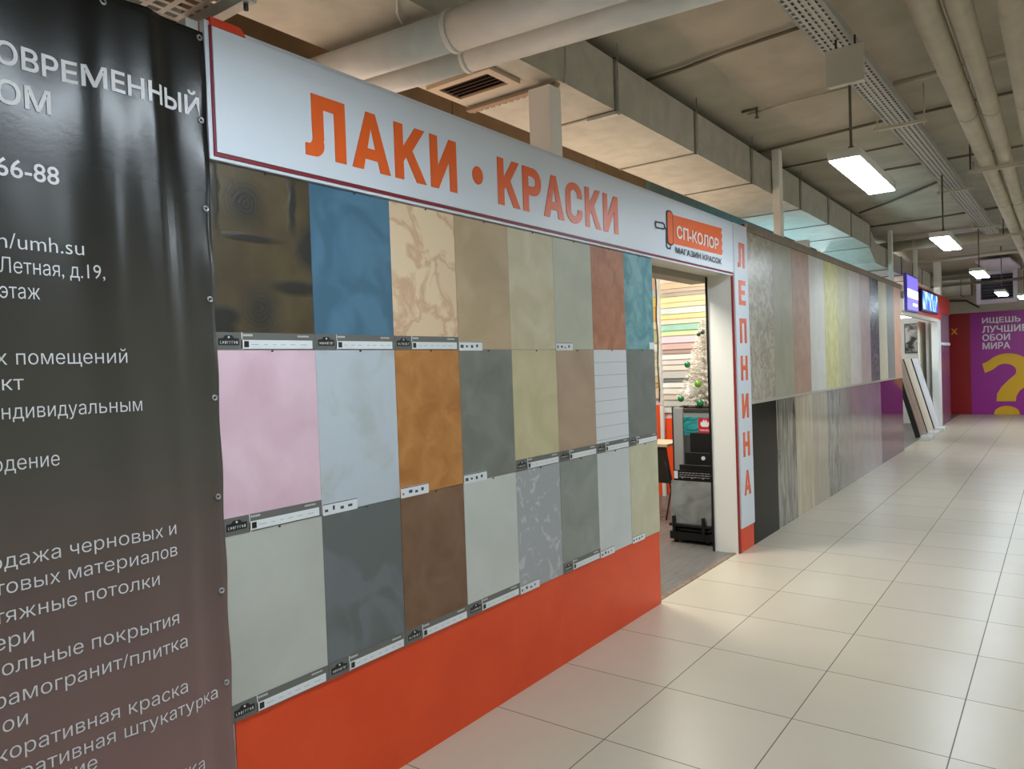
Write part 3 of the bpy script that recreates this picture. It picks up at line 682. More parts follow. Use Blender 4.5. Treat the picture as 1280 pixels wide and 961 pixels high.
# ------------------------------------------------------------------ dark vinyl banner with folds, eyelets and lettering
BY0, BY1, BZ0, BZ1 = -1.3, 1.312, 0.16, 2.655
def bx(y, z):
    t = (y-1.3)
    s = .010*math.sin(y*13.0+.8*math.sin(z*1.3)) + .006*math.sin(y*23+1.2+z*.5) + .004*math.sin(z*2.1+y*2)
    # a fold running down from the upper right, growing towards the edge
    c = 1.14+.05*(2.3-z) if z > 1.2 else 1.195
    s += .016*math.exp(-((y-c)/.035)**2)
    s += .012*math.exp(-((y-1.02-.02*math.sin(z*2))/.05)**2)*max(0, min(1, (z-.9)))
    edge = min(1.0, max(0.0, (1.312-y)/.05))
    s = s*edge + (1-edge)*.004*math.sin(z*20.6)
    return .030 + s*.9
bm = MB(); NY, NZ = 150, 110; grid = []
for j in range(NZ+1):
    z = BZ0+(BZ1-BZ0)*j/NZ
    grid.append([bm.bm.verts.new((bx(BY0+(BY1-BY0)*i/NY, z), BY0+(BY1-BY0)*i/NY, z)) for i in range(NY+1)])
for j in range(NZ):
    for i in range(NY):
        f = bm.bm.faces.new((grid[j][i], grid[j][i+1], grid[j+1][i+1], grid[j+1][i])); f.smooth = True
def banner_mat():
    m, n, l, b = base_mat('dark_vinyl_graded')
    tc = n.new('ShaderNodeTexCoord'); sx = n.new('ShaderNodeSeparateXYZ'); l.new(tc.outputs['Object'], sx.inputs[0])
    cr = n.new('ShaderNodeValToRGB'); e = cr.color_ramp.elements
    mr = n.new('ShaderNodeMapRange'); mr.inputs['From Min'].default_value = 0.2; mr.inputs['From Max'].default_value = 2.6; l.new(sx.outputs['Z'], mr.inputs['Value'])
    e[0].position = 0.05; e[0].color = rgb((134, 102, 100)); e[1].position = .85; e[1].color = rgb((24, 26, 25)); k = e.new(.48); k.color = rgb((74, 71, 64))  # base colour grades from mauve at the bottom to near black at the top
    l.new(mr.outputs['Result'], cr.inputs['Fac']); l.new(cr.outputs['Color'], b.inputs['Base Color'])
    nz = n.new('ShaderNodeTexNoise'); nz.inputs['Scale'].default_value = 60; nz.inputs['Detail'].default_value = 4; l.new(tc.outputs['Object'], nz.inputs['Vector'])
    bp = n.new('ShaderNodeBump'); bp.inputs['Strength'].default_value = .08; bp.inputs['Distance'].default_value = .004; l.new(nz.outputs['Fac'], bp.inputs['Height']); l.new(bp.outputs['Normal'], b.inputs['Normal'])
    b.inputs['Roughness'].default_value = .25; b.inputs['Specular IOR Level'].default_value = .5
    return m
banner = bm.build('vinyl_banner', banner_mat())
so = banner.modifiers.new('thick', 'SOLIDIFY'); so.thickness = .0015; so.offset = -1
tag(banner, 'large dark vinyl banner with white lettering hung left of the sample wall', 'banner')
let = mat('banner_white_print', (214, 214, 216), .5)
def banner_text(s, yr, z, x_h, bold=0.0, wk=1.0, caps=False, to=None):
    size = x_h/(.727 if caps else .546)
    sh = text_shapes(s, size, bold*size); a, b, c, d = sh_bounds(sh)
    wk_ = (yr-to)/(b-a) if to is not None else wk
    sh.sort(key=lambda q: min(p[0] for p in q[0])); words = [[sh[0]]]; hi = max(p[0] for p in sh[0][0])
    for q in sh[1:]:
        lo = min(p[0] for p in q[0])
        if lo-hi > .16*size: words.append([])
        words[-1].append(q); hi = max(hi, max(p[0] for p in q[0]))
    def fn(x, y):
        yy = yr-(b-x)*wk_; zz = z+y; return (bx(yy, zz)+.0022, yy, zz)
    for w_ in words:
        me = shapes_mesh(w_, fn, .014); rebased('printed_word', me, let, banner)
K = 1.02
banner_text('СОВРЕМЕННЫЙ', 1.287, 2.388, .056, .020, caps=True, to=.683)
banner_text('ДОМ', .868, 2.290, .058, .020, caps=True, wk=1.05)
banner_text('+7 999 66-88', .880, 2.107, .048, .010, caps=True, wk=1.0)
for s, yr, z, xh, to in [('com/umh.su', .932, 1.926, .031, None), ('Летная, д.19,', .978, 1.864, .030, .730), ('этаж', .819, 1.800, .030, .728),
    ('жилых', .738, 1.632, .029, None), ('помещений', 1.024, 1.632, .029, .758), ('объект', .772, 1.568, .028, None), ('индивидуальным', 1.061, 1.495, .029, .695),
    ('наблюдение', .847, 1.365, .029, .585), ('продажа черновых и', 1.153, 1.122, .0285, None), ('готовых материалов', 1.153, 1.058, .028, None),
    ('натяжные потолки', 1.091, .987, .028, None), ('двери', .767, .922, .029, None), ('напольные покрытия', 1.148, .856, .029, None),
    ('керамогранит/плитка', 1.170, .779, .029, None), ('обои', .744, .716, .029, None), ('декоративная краска', 1.164, .645, .029, None),
    ('декоративная штукатурка', 1.269, .583, .0285, None), ('изделие', .903, .532, .029, None), ('лепка', 1.206, .394, .029, None)]:
    banner_text(s, yr, z, xh, -.006, wk=K, to=to)
chrome = mat('eyelet_metal', (180, 184, 186), .3, metal=.8)
eye = [(1.292, 2.379), (1.295, 2.107), (1.295, 1.826), (1.297, 1.52), (1.295, 1.21), (1.293, .915), (1.295, .624), (1.002, 2.628), (1.298, 2.634), (.70, 2.63)]
for y, z in eye:
    e_ = MB(); x = bx(y, z)+.002
    ring = [(x, y+.007*math.cos(2*math.pi*k/16), z+.007*math.sin(2*math.pi*k/16)) for k in range(17)]
    e_.tube(ring, .003, 6, caps=False); e_.build('eyelet', chrome, banner)
# white frame post behind the banner's edge, tray and strut above it
po = MB().box(-.09, -.006, 1.315, 1.334, .49, 2.268); tag(po.build('frame_post', white), 'slim white frame post in the gap between the banner and the sample wall', 'post')
def tray_obj(name, p0, p1, wd, lip, label, parts=24, holes=(2, 5)):
    """perforated cable tray between two points, width wd: bottom made of bars and rungs so that the holes are real"""
    p0, p1 = Vector(p0), Vector(p1); d = (p1-p0); L = d.length; d.normalize(); s = Vector((d.y, -d.x, 0)).normalized(); n_ = s.cross(d)
    root = empty(name, p0, label, 'cable tray')
    MT = Matrix((s, d, Vector((0,0,1)))).transposed().to_4x4(); MT.translation = p0
    tm = mat('tray_grey', (190, 190, 184), .45)
    b = MB(); rows = holes[1]; bar = wd/(rows*1.0)
    for k in range(rows+1): b.box(-wd/2+k*bar-.008, -wd/2+k*bar+.008, 0, L, 0, .0015, MT)
    st = .06; nn = int(L/st)
    for k in range(nn+1): b.box(-wd/2, wd/2, k*st-.010, k*st+.010, .0003, .0018, MT)
    b.build('perforated_base', tm, root, p0)
    for sgn in (-1, 1):
        MB().box(sgn*wd/2-.002, sgn*wd/2+.002, 0, L, 0, lip, MT).build('side_rail', tm, root, p0)
    return root, MT, L, tm
tray_obj('cable_tray', (-.13, -1.2, 2.80), (-.13, 1.40, 2.80), .22, .05, 'perforated metal cable tray running above the banner, ends at the sign', holes=(2, 5))
st_ = empty('metal_strut', (-.1, 1.42, 2.755), 'short galvanised strut jutting out above the corner of the banner', 'strut')
MB().box(-.22, .13, 1.40, 1.44, 2.76, 2.80).build('channel', galv, st_, st_.location, bevel=.002)
MB().tube([(.10,1.42,2.74),(.10,1.42,2.84)], .008, 8).build('bolt', dark, st_, st_.location)
tag(MB().box(-.09, -.004, 1.275, 1.316, 2.60, 2.70).build('bracket_plate', white), 'white bracket plate at the upper corner between banner and sign', 'bracket')

# ------------------------------------------------------------------ ducts, grille, pipes
DX0, DX1, DZ0, DZ1 = -.73, -.08, 3.18, 3.50
duct = empty('ventilation_duct', (-.4, 3.0, DZ0), 'long rectangular sheet metal duct running under the ceiling above the sign', 'duct')
secs = [-3.3, -2.05, -.8, .45, 1.70, 2.86, 4.19, 5.45, 6.72, 8.27, 9.45, 10.66, 11.88]
for a, b in zip(secs, secs[1:]):
    MB().box(DX0, DX1, a+.002, b-.002, DZ0, DZ1).build('duct_section', duct_m, duct, duct.location)
flm = mottled('flange_steel', (132, 128, 116), (148, 144, 132), 9, rough=.5, metal=.3)
for y in secs[1:]:
    e = .008
    f_ = MB(); f_.box(DX0-e, DX1+e, y-.012, y+.012, DZ0-e, DZ0+.002).box(DX1-.002, DX1+e, y-.012, y+.012, DZ0-e, DZ1+e).box(DX0-e, DX0+.002, y-.012, y+.012, DZ0-e, DZ1+e).box(DX0-e, DX1+e, y-.012, y+.012, DZ1-.002, DZ1+e)
    f_.build('flange', flm, duct, duct.location)
for y in (3.57, 4.19, 5.45, 6.72, 8.27, 9.45):
    MB().tube([(DX1+.014, y+.02, DZ0-.012), (DX1+.014, y+.02, CEIL)], .005, 8).build('hanger_rod', galv, duct, duct.location)
MB().box(DX1-.20, DX1+.02, 4.17, 4.215, DZ0-.03, DZ0-.0085).build('hanger_bracket', galv, duct, duct.location, bevel=.002)
# grille in the underside
vent = empty('ventilation_grille', (-.45, 3.25, DZ0-.02), 'rectangular louvred air grille in the underside of the duct above the white pipes', 'grille')
vm = mat('grille_cream', (196, 180, 158), .5)
v_ = MB(); v_.box(-.69,-.24,3.11,3.155,DZ0-.022,DZ0-.001).box(-.69,-.24,3.345,3.39,DZ0-.022,DZ0-.001).box(-.69,-.64,3.155,3.345,DZ0-.022,DZ0-.001).box(-.29,-.24,3.155,3.345,DZ0-.022,DZ0-.001)
v_.build('grille_frame', vm, vent, vent.location)
MB().box(-.64,-.29,3.155,3.345,DZ0-.006,DZ0-.001).build('grille_opening', mat('grille_dark', (38, 26, 18), .7), vent, vent.location)
for k in range(5):
    mt = Matrix.Translation((-.465, 3.175+k*.038, DZ0-.013)) @ Matrix.Rotation(math.radians(40), 4, 'X')
    MB().box(-.174,.174,-.012,.012,-.001,.001,mt).build('slat', mat('slat_brown', (110, 84, 62), .5), vent, vent.location)
# toothed edge strip beside the grille
te = MB()
te.box(-.73, -.08, 3.50, 3.545, DZ0-.03, DZ0-.0145)
for k in range(14): te.box(-.715+k*.046, -.69+k*.046, 3.545, 3.56, DZ0-.03, DZ0-.02)
tag(te.build('toothed_strip', mat('strip_tan', (150, 126, 104), .55)), 'narrow toothed metal strip across the duct underside beside the air grille', 'metal strip')
e2 = empty('ventilation_duct', (-.4, 12.6, 3.02), 'lower continuation of the duct above the far shop front', 'duct')
MB().prism([(11.90,3.18),(11.90,3.50),(12.35,3.31),(12.35,3.00)], -.73, -.10).build('reducer', duct_m, e2, e2.location)
for a, b in [(12.35,13.5),(13.5,14.7),(14.7,15.9),(15.9,17.1),(17.1,18.3)]:
    MB().box(-.75, -.12, a+.002, b-.002, 3.0, 3.31).build('duct_section', duct_m, e2, e2.location)
    MB().box(-.765, -.105, b-.014, b+.014, 2.985, 3.325).build('flange', flm, e2, e2.location)
br = empty('branch_duct', (-.4, 20.0, 3.0), 'boxy beige duct crossing near the end wall beyond the far shop', 'duct')
MB().box(-1.6, .40, 20.9, 21.5, 2.98, 3.36).build('duct_body', duct_m, br, br.location)
for x in (-.2, .2): MB().box(x-.015, x+.015, 20.88, 21.52, 2.96, 3.38).build('flange', flm, br, br.location)
# two white pipes crossing overhead
def cross_pipe(y, z, r, slv, label, tilt):
    p = empty('overhead_pipe', (-.4, y, z), label, 'pipe', 'white pipes crossing above the sign')
    f = lambda x: (x, y+tilt*x, z)
    MB().tube([f(-1.24), f(slv)], r*.93, 24).build('pipe_run', pipe_m, p, p.location)
    MB().tube([f(slv), f(1.22), (1.31, y+tilt*1.3, z+.04), (1.36, y+tilt*1.33, z+.13), (1.36, y+tilt*1.33, CEIL-.01)], r, 24).build('pipe_run', pipe_m, p, p.location)
    MB().tube([f(slv-.012), f(slv+.012)], r*1.05, 24).build('coupling', pipe_m, p, p.location)
    return p
cross_pipe(2.52, 3.075, .088, .02, 'thicker white pipe crossing overhead, nearer the banner', .10)
cross_pipe(2.80, 3.075, .062, -.12, 'thinner white pipe crossing overhead beside the air grille', .10)
sp_ = MB().tube([(-.22,2.45,3.155),(-.18,2.38,3.165),(-.10,2.30,3.172)], .005, 6); tag(sp_.build('wire_tie', white), 'short white wire tie sticking up from the thicker white pipe', 'wire')
# big pipes along the corridor
for (x, z, r, lab) in [(1.722,3.0,.054,'large beige pipe under the ceiling, leftmost of the three along the corridor'),(1.838,3.0,.047,'large beige pipe in the middle of the three along the corridor'),(2.004,3.0,.047,'large beige pipe rightmost of the three along the corridor')]:
    p = empty('corridor_pipe', (x, 5, z), lab, 'pipe', 'beige pipes along the corridor ceiling')
    MB().tube([(x,-4,z),(x,21.6,z)], r, 24).build('pipe_run', pipe_b, p, p.location)
    for y in (5.2, 8.5, 12, 16): MB().tube([(x,y-.02,z),(x,y+.02,z)], r*1.05, 24).build('joint_band', pipe_b, p, p.location)
for (xa,xb,y,z) in [(1.60,2.15,6.55,2.93),(1.60,2.15,10.4,2.93),(1.60,2.15,15.0,2.93)]:
    p = empty('pipe_hanger', (1.88, y, z), 'cross bar carrying the beige corridor pipes, ' + {6.55:'nearest hanger',10.4:'second hanger along',15.0:'farthest hanger'}[y], 'pipe hanger', 'hangers of the beige corridor pipes')
    MB().box(xa, xb, y-.015, y+.015, z-.015, z+.012).build('cross_bar', pipe_b, p, p.location)
    for x in (xa+.02, xb-.02): MB().tube([(x,y,z),(x,y,CEIL)], .006, 8).build('rod', dark, p, p.location)
tag(MB().tube([(1.7835,-4,3.03),(1.7835,21.6,3.03)], .006, 10).build('thin_pipe', mat('light_pipe', (206,196,176), .4)), 'thin pale pipe squeezed between two large beige ceiling pipes', 'pipe')

# ------------------------------------------------------------------ cable tray over the corridor with junction box and cables
root, MT, TL, tm = tray_obj('cable_tray', (1.06, 1.2, 3.375), (1.32, 13.5, 3.375), .17, .06, 'long perforated cable tray hung along the corridor ceiling beside the lamps', holes=(2, 5))
for k, xo in enumerate((-.05, -.015, .02, .055)):
    MB().tube([tuple(MT @ Vector((xo+.004*math.sin(t*.9+k), t, .014))) for t in [i*TL/40 for i in range(41)]], .008, 8).build('cable', mat('cable_grey', (120, 122, 120) if k % 2 else (88, 90, 90), .5), root, root.location)
for y in (6.35, 9.3, 12.3):
    x = 1.02+.29*(y-1.2)/12.3+.06
    h = empty('tray_hanger', (x, y, 3.3), 'pale perforated cross bar under the cable tray, ' + {6.35:'nearest one, beyond the first lamp', 9.3:'between the first two lamps further along', 12.3:'farthest one'}[y], 'tray hanger', 'hangers of the corridor cable tray')
    MB().box(x-.19, x+.17, y-.018, y+.018, 3.315, 3.335).build('cross_bar', mat('bar_cream', (206, 198, 178), .5), h, h.location)
    for dx in (-.17, .15): MB().tube([(x+dx,y,3.29),(x+dx,y,CEIL)], .005, 8).build('rod', mat('bar_cream', (206, 198, 178), .5), h, h.location)
jb = empty('junction_box', (1.2, 4.52, 3.11), 'square white junction box fixed under the cable tray above the first lamp', 'junction box')
MB().box(1.105, 1.295, 4.505, 4.55, 3.11, 3.31).build('box_body', mat('box_cream', (214, 210, 198), .5), jb, jb.location, bevel=.004)
MB().box(1.100, 1.300, 4.495, 4.506, 3.105, 3.312).build('box_lid', mat('box_cream', (214, 210, 198), .5), jb, jb.location, bevel=.002)
for x in (1.15, 1.25): MB().tube([(x,4.53,3.31),(x,4.53,3.374)], .006, 8).build('bracket_rod', dark, jb, jb.location)

# ------------------------------------------------------------------ hanging lamps
lamp_e = emis('lamp_diffuser', (230, 244, 255), LAMP_POWER)
lamp_h = mat('lamp_housing', (224, 222, 214), .4)
rod_m = mat('rod_brown_grey', (104, 96, 84), .5)
def lamp(x, y, z, label, L=1.16, W=.18, rod_top=CEIL):
    o = empty('hanging_lamp', (x, y, z), label, 'ceiling lamp', 'rectangular lamps hung along the corridor')
    MB().box(x-W/2, x+W/2, y-L/2, y+L/2, z, z+.055).build('housing', lamp_h, o, o.location, bevel=.004)
    MB().box(x-W/2+.008, x+W/2-.008, y-L/2+.008, y+L/2-.008, z-.006, z-.0005).build('diffuser', lamp_e, o, o.location)
    MB().tube([(x+.03, y-L/2+.06, z+.055), (x+.03, y-L/2+.06, rod_top)], .008, 8).build('rod', rod_m, o, o.location)
    MB().tube([(x+.03, y-L/2+.06, z+.055), (x+.03, y-L/2+.06, z+.075)], .016, 10).build('rod_socket', rod_m, o, o.location)
    return o
lamp(1.135, 5.30, 2.75, 'lit rectangular lamp hanging below the junction box, nearest one in view', rod_top=3.374)
lamp(1.175, 9.15, 2.75, 'second lit rectangular lamp hanging along the corridor', rod_top=3.374)
lamp(1.17, 13.2, 2.75, 'third lit rectangular lamp hanging in front of the fan heater')
lamp(1.20, 17.6, 2.72, 'fourth lit lamp, seen against the fan heater louvres')
lamp(1.50, 19.2, 2.72, 'lit lamp at the far right end by the fan heater', L=1.16)
lamp(1.15, 1.35, 2.72, 'lit rectangular lamp overhead, out of the picture beside the banner')
lamp(1.10, -2.4, 2.85, 'lit rectangular lamp behind the viewpoint')
for y in (-1.5, 2.4, 6.3, 10.2, 14.2, 18.2):
    lamp(3.5, y, 2.9, 'lit rectangular lamp of the second row on the other side of the corridor')

# ------------------------------------------------------------------ ceiling runs: conduits and small pipes across the corridor
cond = mat('dark_conduit', (112, 102, 86), .6); condl = mat('pale_conduit', (198, 190, 172), .5)
def conduit(pts, r, m, label, n=8):
    tag(MB().tube(pts, r, n).build('conduit_run', m), label, 'conduit', 'conduits across the corridor ceiling')
zc = CEIL-.03
conduit([(-.6,4.84,zc),(.1,4.80,zc),(.45,4.73,zc),(.97,4.68,zc)], .012, cond, 'dark conduit on the ceiling before the junction box')
conduit([(.14,6.03,zc),(.5,5.98,zc),(1.0,5.95,zc)], .008, pipe_b, 'pale thin pipe on the ceiling just past the junction box')
conduit([(-.6,7.22,zc),(-.05,7.16,zc),(.3,7.10,zc),(1.0,6.99,zc)], .013, cond, 'dark double conduit on the ceiling above the first lamp')
conduit([(1.1,7.0,zc),(2.6,6.9,zc)], .012, cond, 'dark conduit right of the cable tray above the beige pipes')
conduit([(-.6,7.97,zc),(.35,7.93,zc),(1.02,7.88,zc)], .010, cond, 'dark thin conduit on the ceiling behind the first lamp')
conduit([(.5,8.85,zc),(1.0,8.84,zc),(2.6,8.8,zc)], .012, cond, 'dark conduit crossing under the ceiling midway to the second lamp')
conduit([(-.08,11.2,zc),(.4,10.7,zc),(1.05,9.88,zc)], .014, cond, 'dark conduit slanting across the ceiling before the second lamp')
conduit([(1.22,5.90,3.5),(2.0,5.87,3.5),(2.6,5.85,3.5)], .022, condl, 'pale pipe crossing above the beige corridor pipes')
conduit([(-.3,12.4,zc-.02),(.6,12.3,zc-.03),(1.8,12.1,zc-.02)], .016, cond, 'dark conduit on the ceiling before the thick cross pipe')
conduit([(-.7,14.6,3.42),(.6,14.5,3.42),(1.9,14.4,3.42)], .02, cond, 'dark pipe just above the thick cross pipe')
conduit([(-.1,16.6,3.40),(2.6,16.4,3.42)], .035, condl, 'pale pipe crossing the corridor far back before the fan heater')
conduit([(-.4,20.2,3.18),(2.4,20.0,3.2)], .03, cond, 'dark pipe crossing far back beside the fan heater')
conduit([(-.3,22.27,2.95),(.18,22.27,2.92),(.50,21.6,2.70),(.52,21.36,2.70)], .022, cond, 'dark bent pipe on the end wall sloping down to the fan heater')
tp = empty('thick_cross_pipe', (.6, 14.0, 3.42), 'thick pale pipe crossing the corridor under the far ceiling', 'pipe')
MB().tube([(-.75,14.1,3.43),(2.6,13.95,3.42)], .085, 20).build('pipe_run', pipe_b, tp, tp.location)
MB().tube([(.15,14.06,3.43),(.19,14.06,3.43)], .092, 20).build('joint_band', pipe_b, tp, tp.location)
for i, (x, y, z) in enumerate([(.22, 6.0, 3.57), (.55, 8.0, 3.57)]):
    s_ = empty('sprinkler_head', (x, y, z), ['small sprinkler head on the ceiling between the duct and the first lamp', 'small sprinkler head on the ceiling left of the first lamp, further back'][i], 'sprinkler', 'sprinkler heads on the ceiling')
    MB().tube([(x,y,CEIL),(x,y,z-.05)], .009, 8).build('stem', cond, s_, s_.location)
    MB().tube([(x,y,z-.05),(x,y,z-.055)], .018, 10).build('deflector', dark, s_, s_.location)
    MB().tube([(x-.12,y,CEIL-.012),(x,y,CEIL-.012)], .010, 8).build('feed_pipe', cond, s_, s_.location)

# ------------------------------------------------------------------ support posts
pm = mat('post_white', (246, 244, 238), .45)
def post(xa, xb, ya, yb, za, zb, label, m=pm):
    o = MB().box(xa, xb, ya, yb, za, zb).build('support_post', m, None, (0,0,0), bevel=.004); return tag(o, label, 'post', 'white posts rising behind the shop fronts')
post(-.225, -.082, 3.44, 3.555, 2.28, DZ0-.045, 'thick white post rising from behind the sign to the duct')
post(-.070, .0, 7.30, 7.40, 2.745, CEIL, 'cream post rising from the far display past the duct to the ceiling')
post(-.09, -.03, 13.3, 13.4, 2.745, CEIL, 'slim white post at the far end of the far display')
post(-.06, .0, 15.6, 15.70, 2.86, CEIL, 'thin white post rising from the red fascia')
post(-.10, .03, 18.6, 18.86, 2.86, CEIL, 'white post above the end of the red fascia, farthest one')

# ------------------------------------------------------------------ inside the paint shop: colour boards, garlands, tree, rack
SYB = 8.30
stripe = [(75,110,(244,228,204)),(110,150,(240,206,172)),(150,178,(206,192,174)),(178,205,(188,176,160)),(205,245,(246,228,174)),(245,280,(246,216,170)),(280,325,(206,216,216)),(325,360,(246,218,152)),(360,395,(246,214,192)),(395,440,(160,206,186)),(440,475,(206,222,168)),(475,525,(232,206,216)),(525,570,(208,178,172)),(570,600,(172,146,136)),(600,640,(238,234,226)),(640,675,(222,212,206)),(675,715,(226,216,206)),(715,770,(196,196,190)),(770,795,(112,116,116)),(795,835,(236,234,228)),(835,880,(228,224,216)),(880,920,(206,198,184)),(920,965,(190,196,188)),(965,1010,(204,210,206))]
names = ['ivory','apricot','warm grey','stone grey','pale yellow','cream orange','misty blue','corn yellow','peach pink','sea green','lime','lilac pink','dusty pink','shadow-painted brown pink','white','pale grey rose','oat','silver grey','charcoal','chalk white','bone white','sand','grey green','light steel']  # the brown pink strip is a shadow band put in as board colour
def zc_(y): return 2.6-(y-75)/845*1.46
def colour_board(xa, xb, y0, y1, c, label, yb=SYB):
    z1, z0 = zc_(y0), zc_(y1); d = .014
    o = MB(); o.prism([(yb-.004, z1), (yb-.004-d, z0+.004), (yb-.004-d, z0+.0005), (yb+.008, z0+.0005), (yb+.008, z1)], xa, xb)
    o = o.build('colour_board', mottled('tint_%d_%d_%d' % c, c, tuple(min(255, v+6) for v in c), 3, rough=.5))
    return tag(o, label, 'colour board', 'colour boards on the paint shop wall')
for (a, b, c), nm in zip(stripe, names):
    colour_board(-1.735, -.55, a, b, c, nm + ' colour board in the wide stack of strips behind the white tree')
left = [(60,105,(246,206,160),'orange cream'),(105,150,(236,196,172),'salmon'),(150,195,(206,214,206),'mint grey'),(195,265,(232,208,112),'mustard yellow'),(265,365,(240,184,98),'orange'),(365,425,(240,222,184),'light sand'),(425,520,(206,200,150),'khaki'),(520,580,(236,234,220),'snow'),(580,630,(196,196,176),'ash green'),(630,690,(238,226,186),'vanilla'),(690,750,(244,236,214),'milk'),(750,800,(226,206,160),'wheat'),(800,830,(214,176,110),'caramel'),(830,910,(232,216,190),'linen')]
for a, b, c, nm in left:
    colour_board(-2.6, -1.80, a, b, c, nm + ' colour board in the narrow stack left of the tinsel garland')
rail = MB().box(-1.765, -1.735, 8.22, 8.30, 1.02, 2.75); tag(rail.build('stack_divider', white), 'white upright divider between the two stacks of colour boards', 'divider')
tag(MB().box(-2.7, -.5, SYB+.012, SYB+.04, .0, 2.9).build('display_backing', white), 'white backing board that carries the colour strips in the paint shop', 'backing board')
ow = MB().box(-2.7, -1.70, 8.16, 8.20, 0, 1.085); tag(ow.build('orange_cabinet_front', mat('bright_orange', (240, 88, 40), .45)), 'orange panel below the narrow stack of colour boards', 'panel')
tag(MB().box(-1.70, -.5, 8.24, 8.28, 0, .92).build('orange_side_panel', mat('bright_orange', (240, 88, 40), .45)), 'orange panel behind the black rack', 'panel')
tag(MB().box(-1.712, -1.672, 8.12, 8.155, .0, 1.08).build('white_lath', white), 'white upright lath in front of the orange panel', 'lath')
def garland(x, y, z0, z1, label):
    b = MB(); rr = random.Random(int(x*100)); n = int((z1-z0)/.006)
    for i in range(n):
        z = z0+(z1-z0)*i/n; a = rr.uniform(0, 6.28); L = rr.uniform(.015, .034)
        d = Vector((math.cos(a), math.sin(a)*.6, rr.uniform(-.6, .2))).normalized()*L; q = Vector((-d.y, d.x, 0)).normalized()*.004
        c = Vector((x+.006*math.sin(z*11), y, z))
        v = [b.bm.verts.new(c+q), b.bm.verts.new(c-q), b.bm.verts.new(c+d)]; b.bm.faces.new(v)
    b.tube([(x+.006*math.sin((z0+(z1-z0)*i/30)*11), y, z0+(z1-z0)*i/30) for i in range(31)], .007, 6)
    tag(b.build('tinsel_garland', mottled('dark_tinsel', (34, 30, 20), (96, 80, 52), 40, rough=.35, metal=.3)), label, 'garland', 'tinsel garlands on the colour boards')
garland(-1.75, 8.19, 1.12, 2.66, 'dark tinsel garland hanging between the two stacks of colour boards')
garland(-1.12, 8.272, 1.55, 2.60, 'dark tinsel garland hanging behind the white tree by the door edge')

# counter with the white tree
cn = empty('low_cabinet', (-.62, 6.85, 0), 'grey cabinet behind the black rack carrying the white tree', 'cabinet')
MB().box(-.84,-.30,6.62,7.15,0,1.12).build('cabinet_body', mat('cabinet_grey', (150, 152, 150), .5), cn, cn.location, bevel=.004)
MB().box(-.86,-.28,6.60,7.17,1.12,1.145).build('cabinet_top', mat('cabinet_top_dark', (70, 68, 66), .4), cn, cn.location, bevel=.003)
tn = MB(); rr = random.Random(5)
for i in range(500):
    c = Vector((rr.uniform(-.80,-.40), 6.64+rr.uniform(-.01,.02), 1.155+rr.uniform(0,.012))); d = Vector((rr.uniform(-1,1),rr.uniform(-1,1),rr.uniform(-.3,1))).normalized()*.022; q = d.cross(Vector((0,0,1))).normalized()*.003
    tn.bm.faces.new([tn.bm.verts.new(c+q), tn.bm.verts.new(c-q), tn.bm.verts.new(c+d)])
tn.tube([(-.80+.04*i, 6.645, 1.152) for i in range(11)], .007, 6)
tag(tn.build('tinsel_rope', mat('red_brown_tinsel', (96, 52, 44), .35, metal=.3)), 'reddish tinsel rope lying on the cabinet top below the white tree', 'garland')
TXc, TYc, TZ = -.615, 6.83, 1.145
tree = empty('christmas_tree', (TXc, TYc, TZ), 'small white artificial Christmas tree with green baubles on the grey cabinet', 'Christmas tree')
fo = MB(); rr = random.Random(11); H = .86
for lev in range(26):
    t = lev/25; z = TZ+.07+t*(H-.10); rad = .225*(1-t)**.9+.015
    nb = max(5, int(17*(1-t)+4))
    for k in range(nb):
        a = 2*math.pi*k/nb+lev*.7+rr.uniform(-.2,.2); L = rad*rr.uniform(.75,1.1)
        d = Vector((math.cos(a), math.sin(a), .05+.35*t+rr.uniform(-.15,.15)))
        for s in range(int(42*L/.2)+14):
            f = rr.random(); c = Vector((TXc,TYc,z))+d*L*f
            e = (Vector((rr.uniform(-1,1),rr.uniform(-1,1),rr.uniform(-.6,1)))+d*.8).normalized()*rr.uniform(.02,.036)
            q = e.cross(Vector((rr.uniform(-1,1),rr.uniform(-1,1),.3))).normalized()*.0045
            fo.bm.faces.new([fo.bm.verts.new(c+q), fo.bm.verts.new(c-q), fo.bm.verts.new(c+e)])
fo.build('foliage', mottled('white_needles', (238, 230, 218), (252, 248, 240), 30, rough=.6), tree, tree.location)
MB().tube([(TXc,TYc,TZ),(TXc,TYc,TZ+H*.97)], .012, 8, r_list=[.014,.004]).build('trunk', mat('trunk_white', (190,182,170), .6), tree, tree.location)
MB().tube([(TXc,TYc,TZ),(TXc,TYc,TZ+.03)], .07, 16).build('stand', mat('stand_white', (210,206,198), .5), tree, tree.location)
gb = mat('green_bauble', (18, 122, 74), .12, spec=.7); gl = mat('lime_bauble', (98, 158, 30), .12, spec=.7); gd = mat('dark_green_bauble', (36, 60, 40), .15, spec=.7)
for x, y, z, r, m_ in [(-.735,6.70,1.56,.030,gb),(-.605,6.63,1.375,.033,gl),(-.80,6.67,1.235,.030,gb),(-.585,6.62,1.195,.034,gb),(-.625,6.73,1.845,.020,gd),(-.590,6.74,1.862,.020,gd),(-.50,6.72,1.48,.024,gd)]:
    k_ = MB().ball((x,y,z), r, 16); o = k_.build('bauble', m_, tree, tree.location)
    MB().tube([(x,y,z+r*.95),(x,y,z+r*1.2)], r*.22, 8).build('bauble_cap', chrome, o, world_loc(o))
ww = MB()
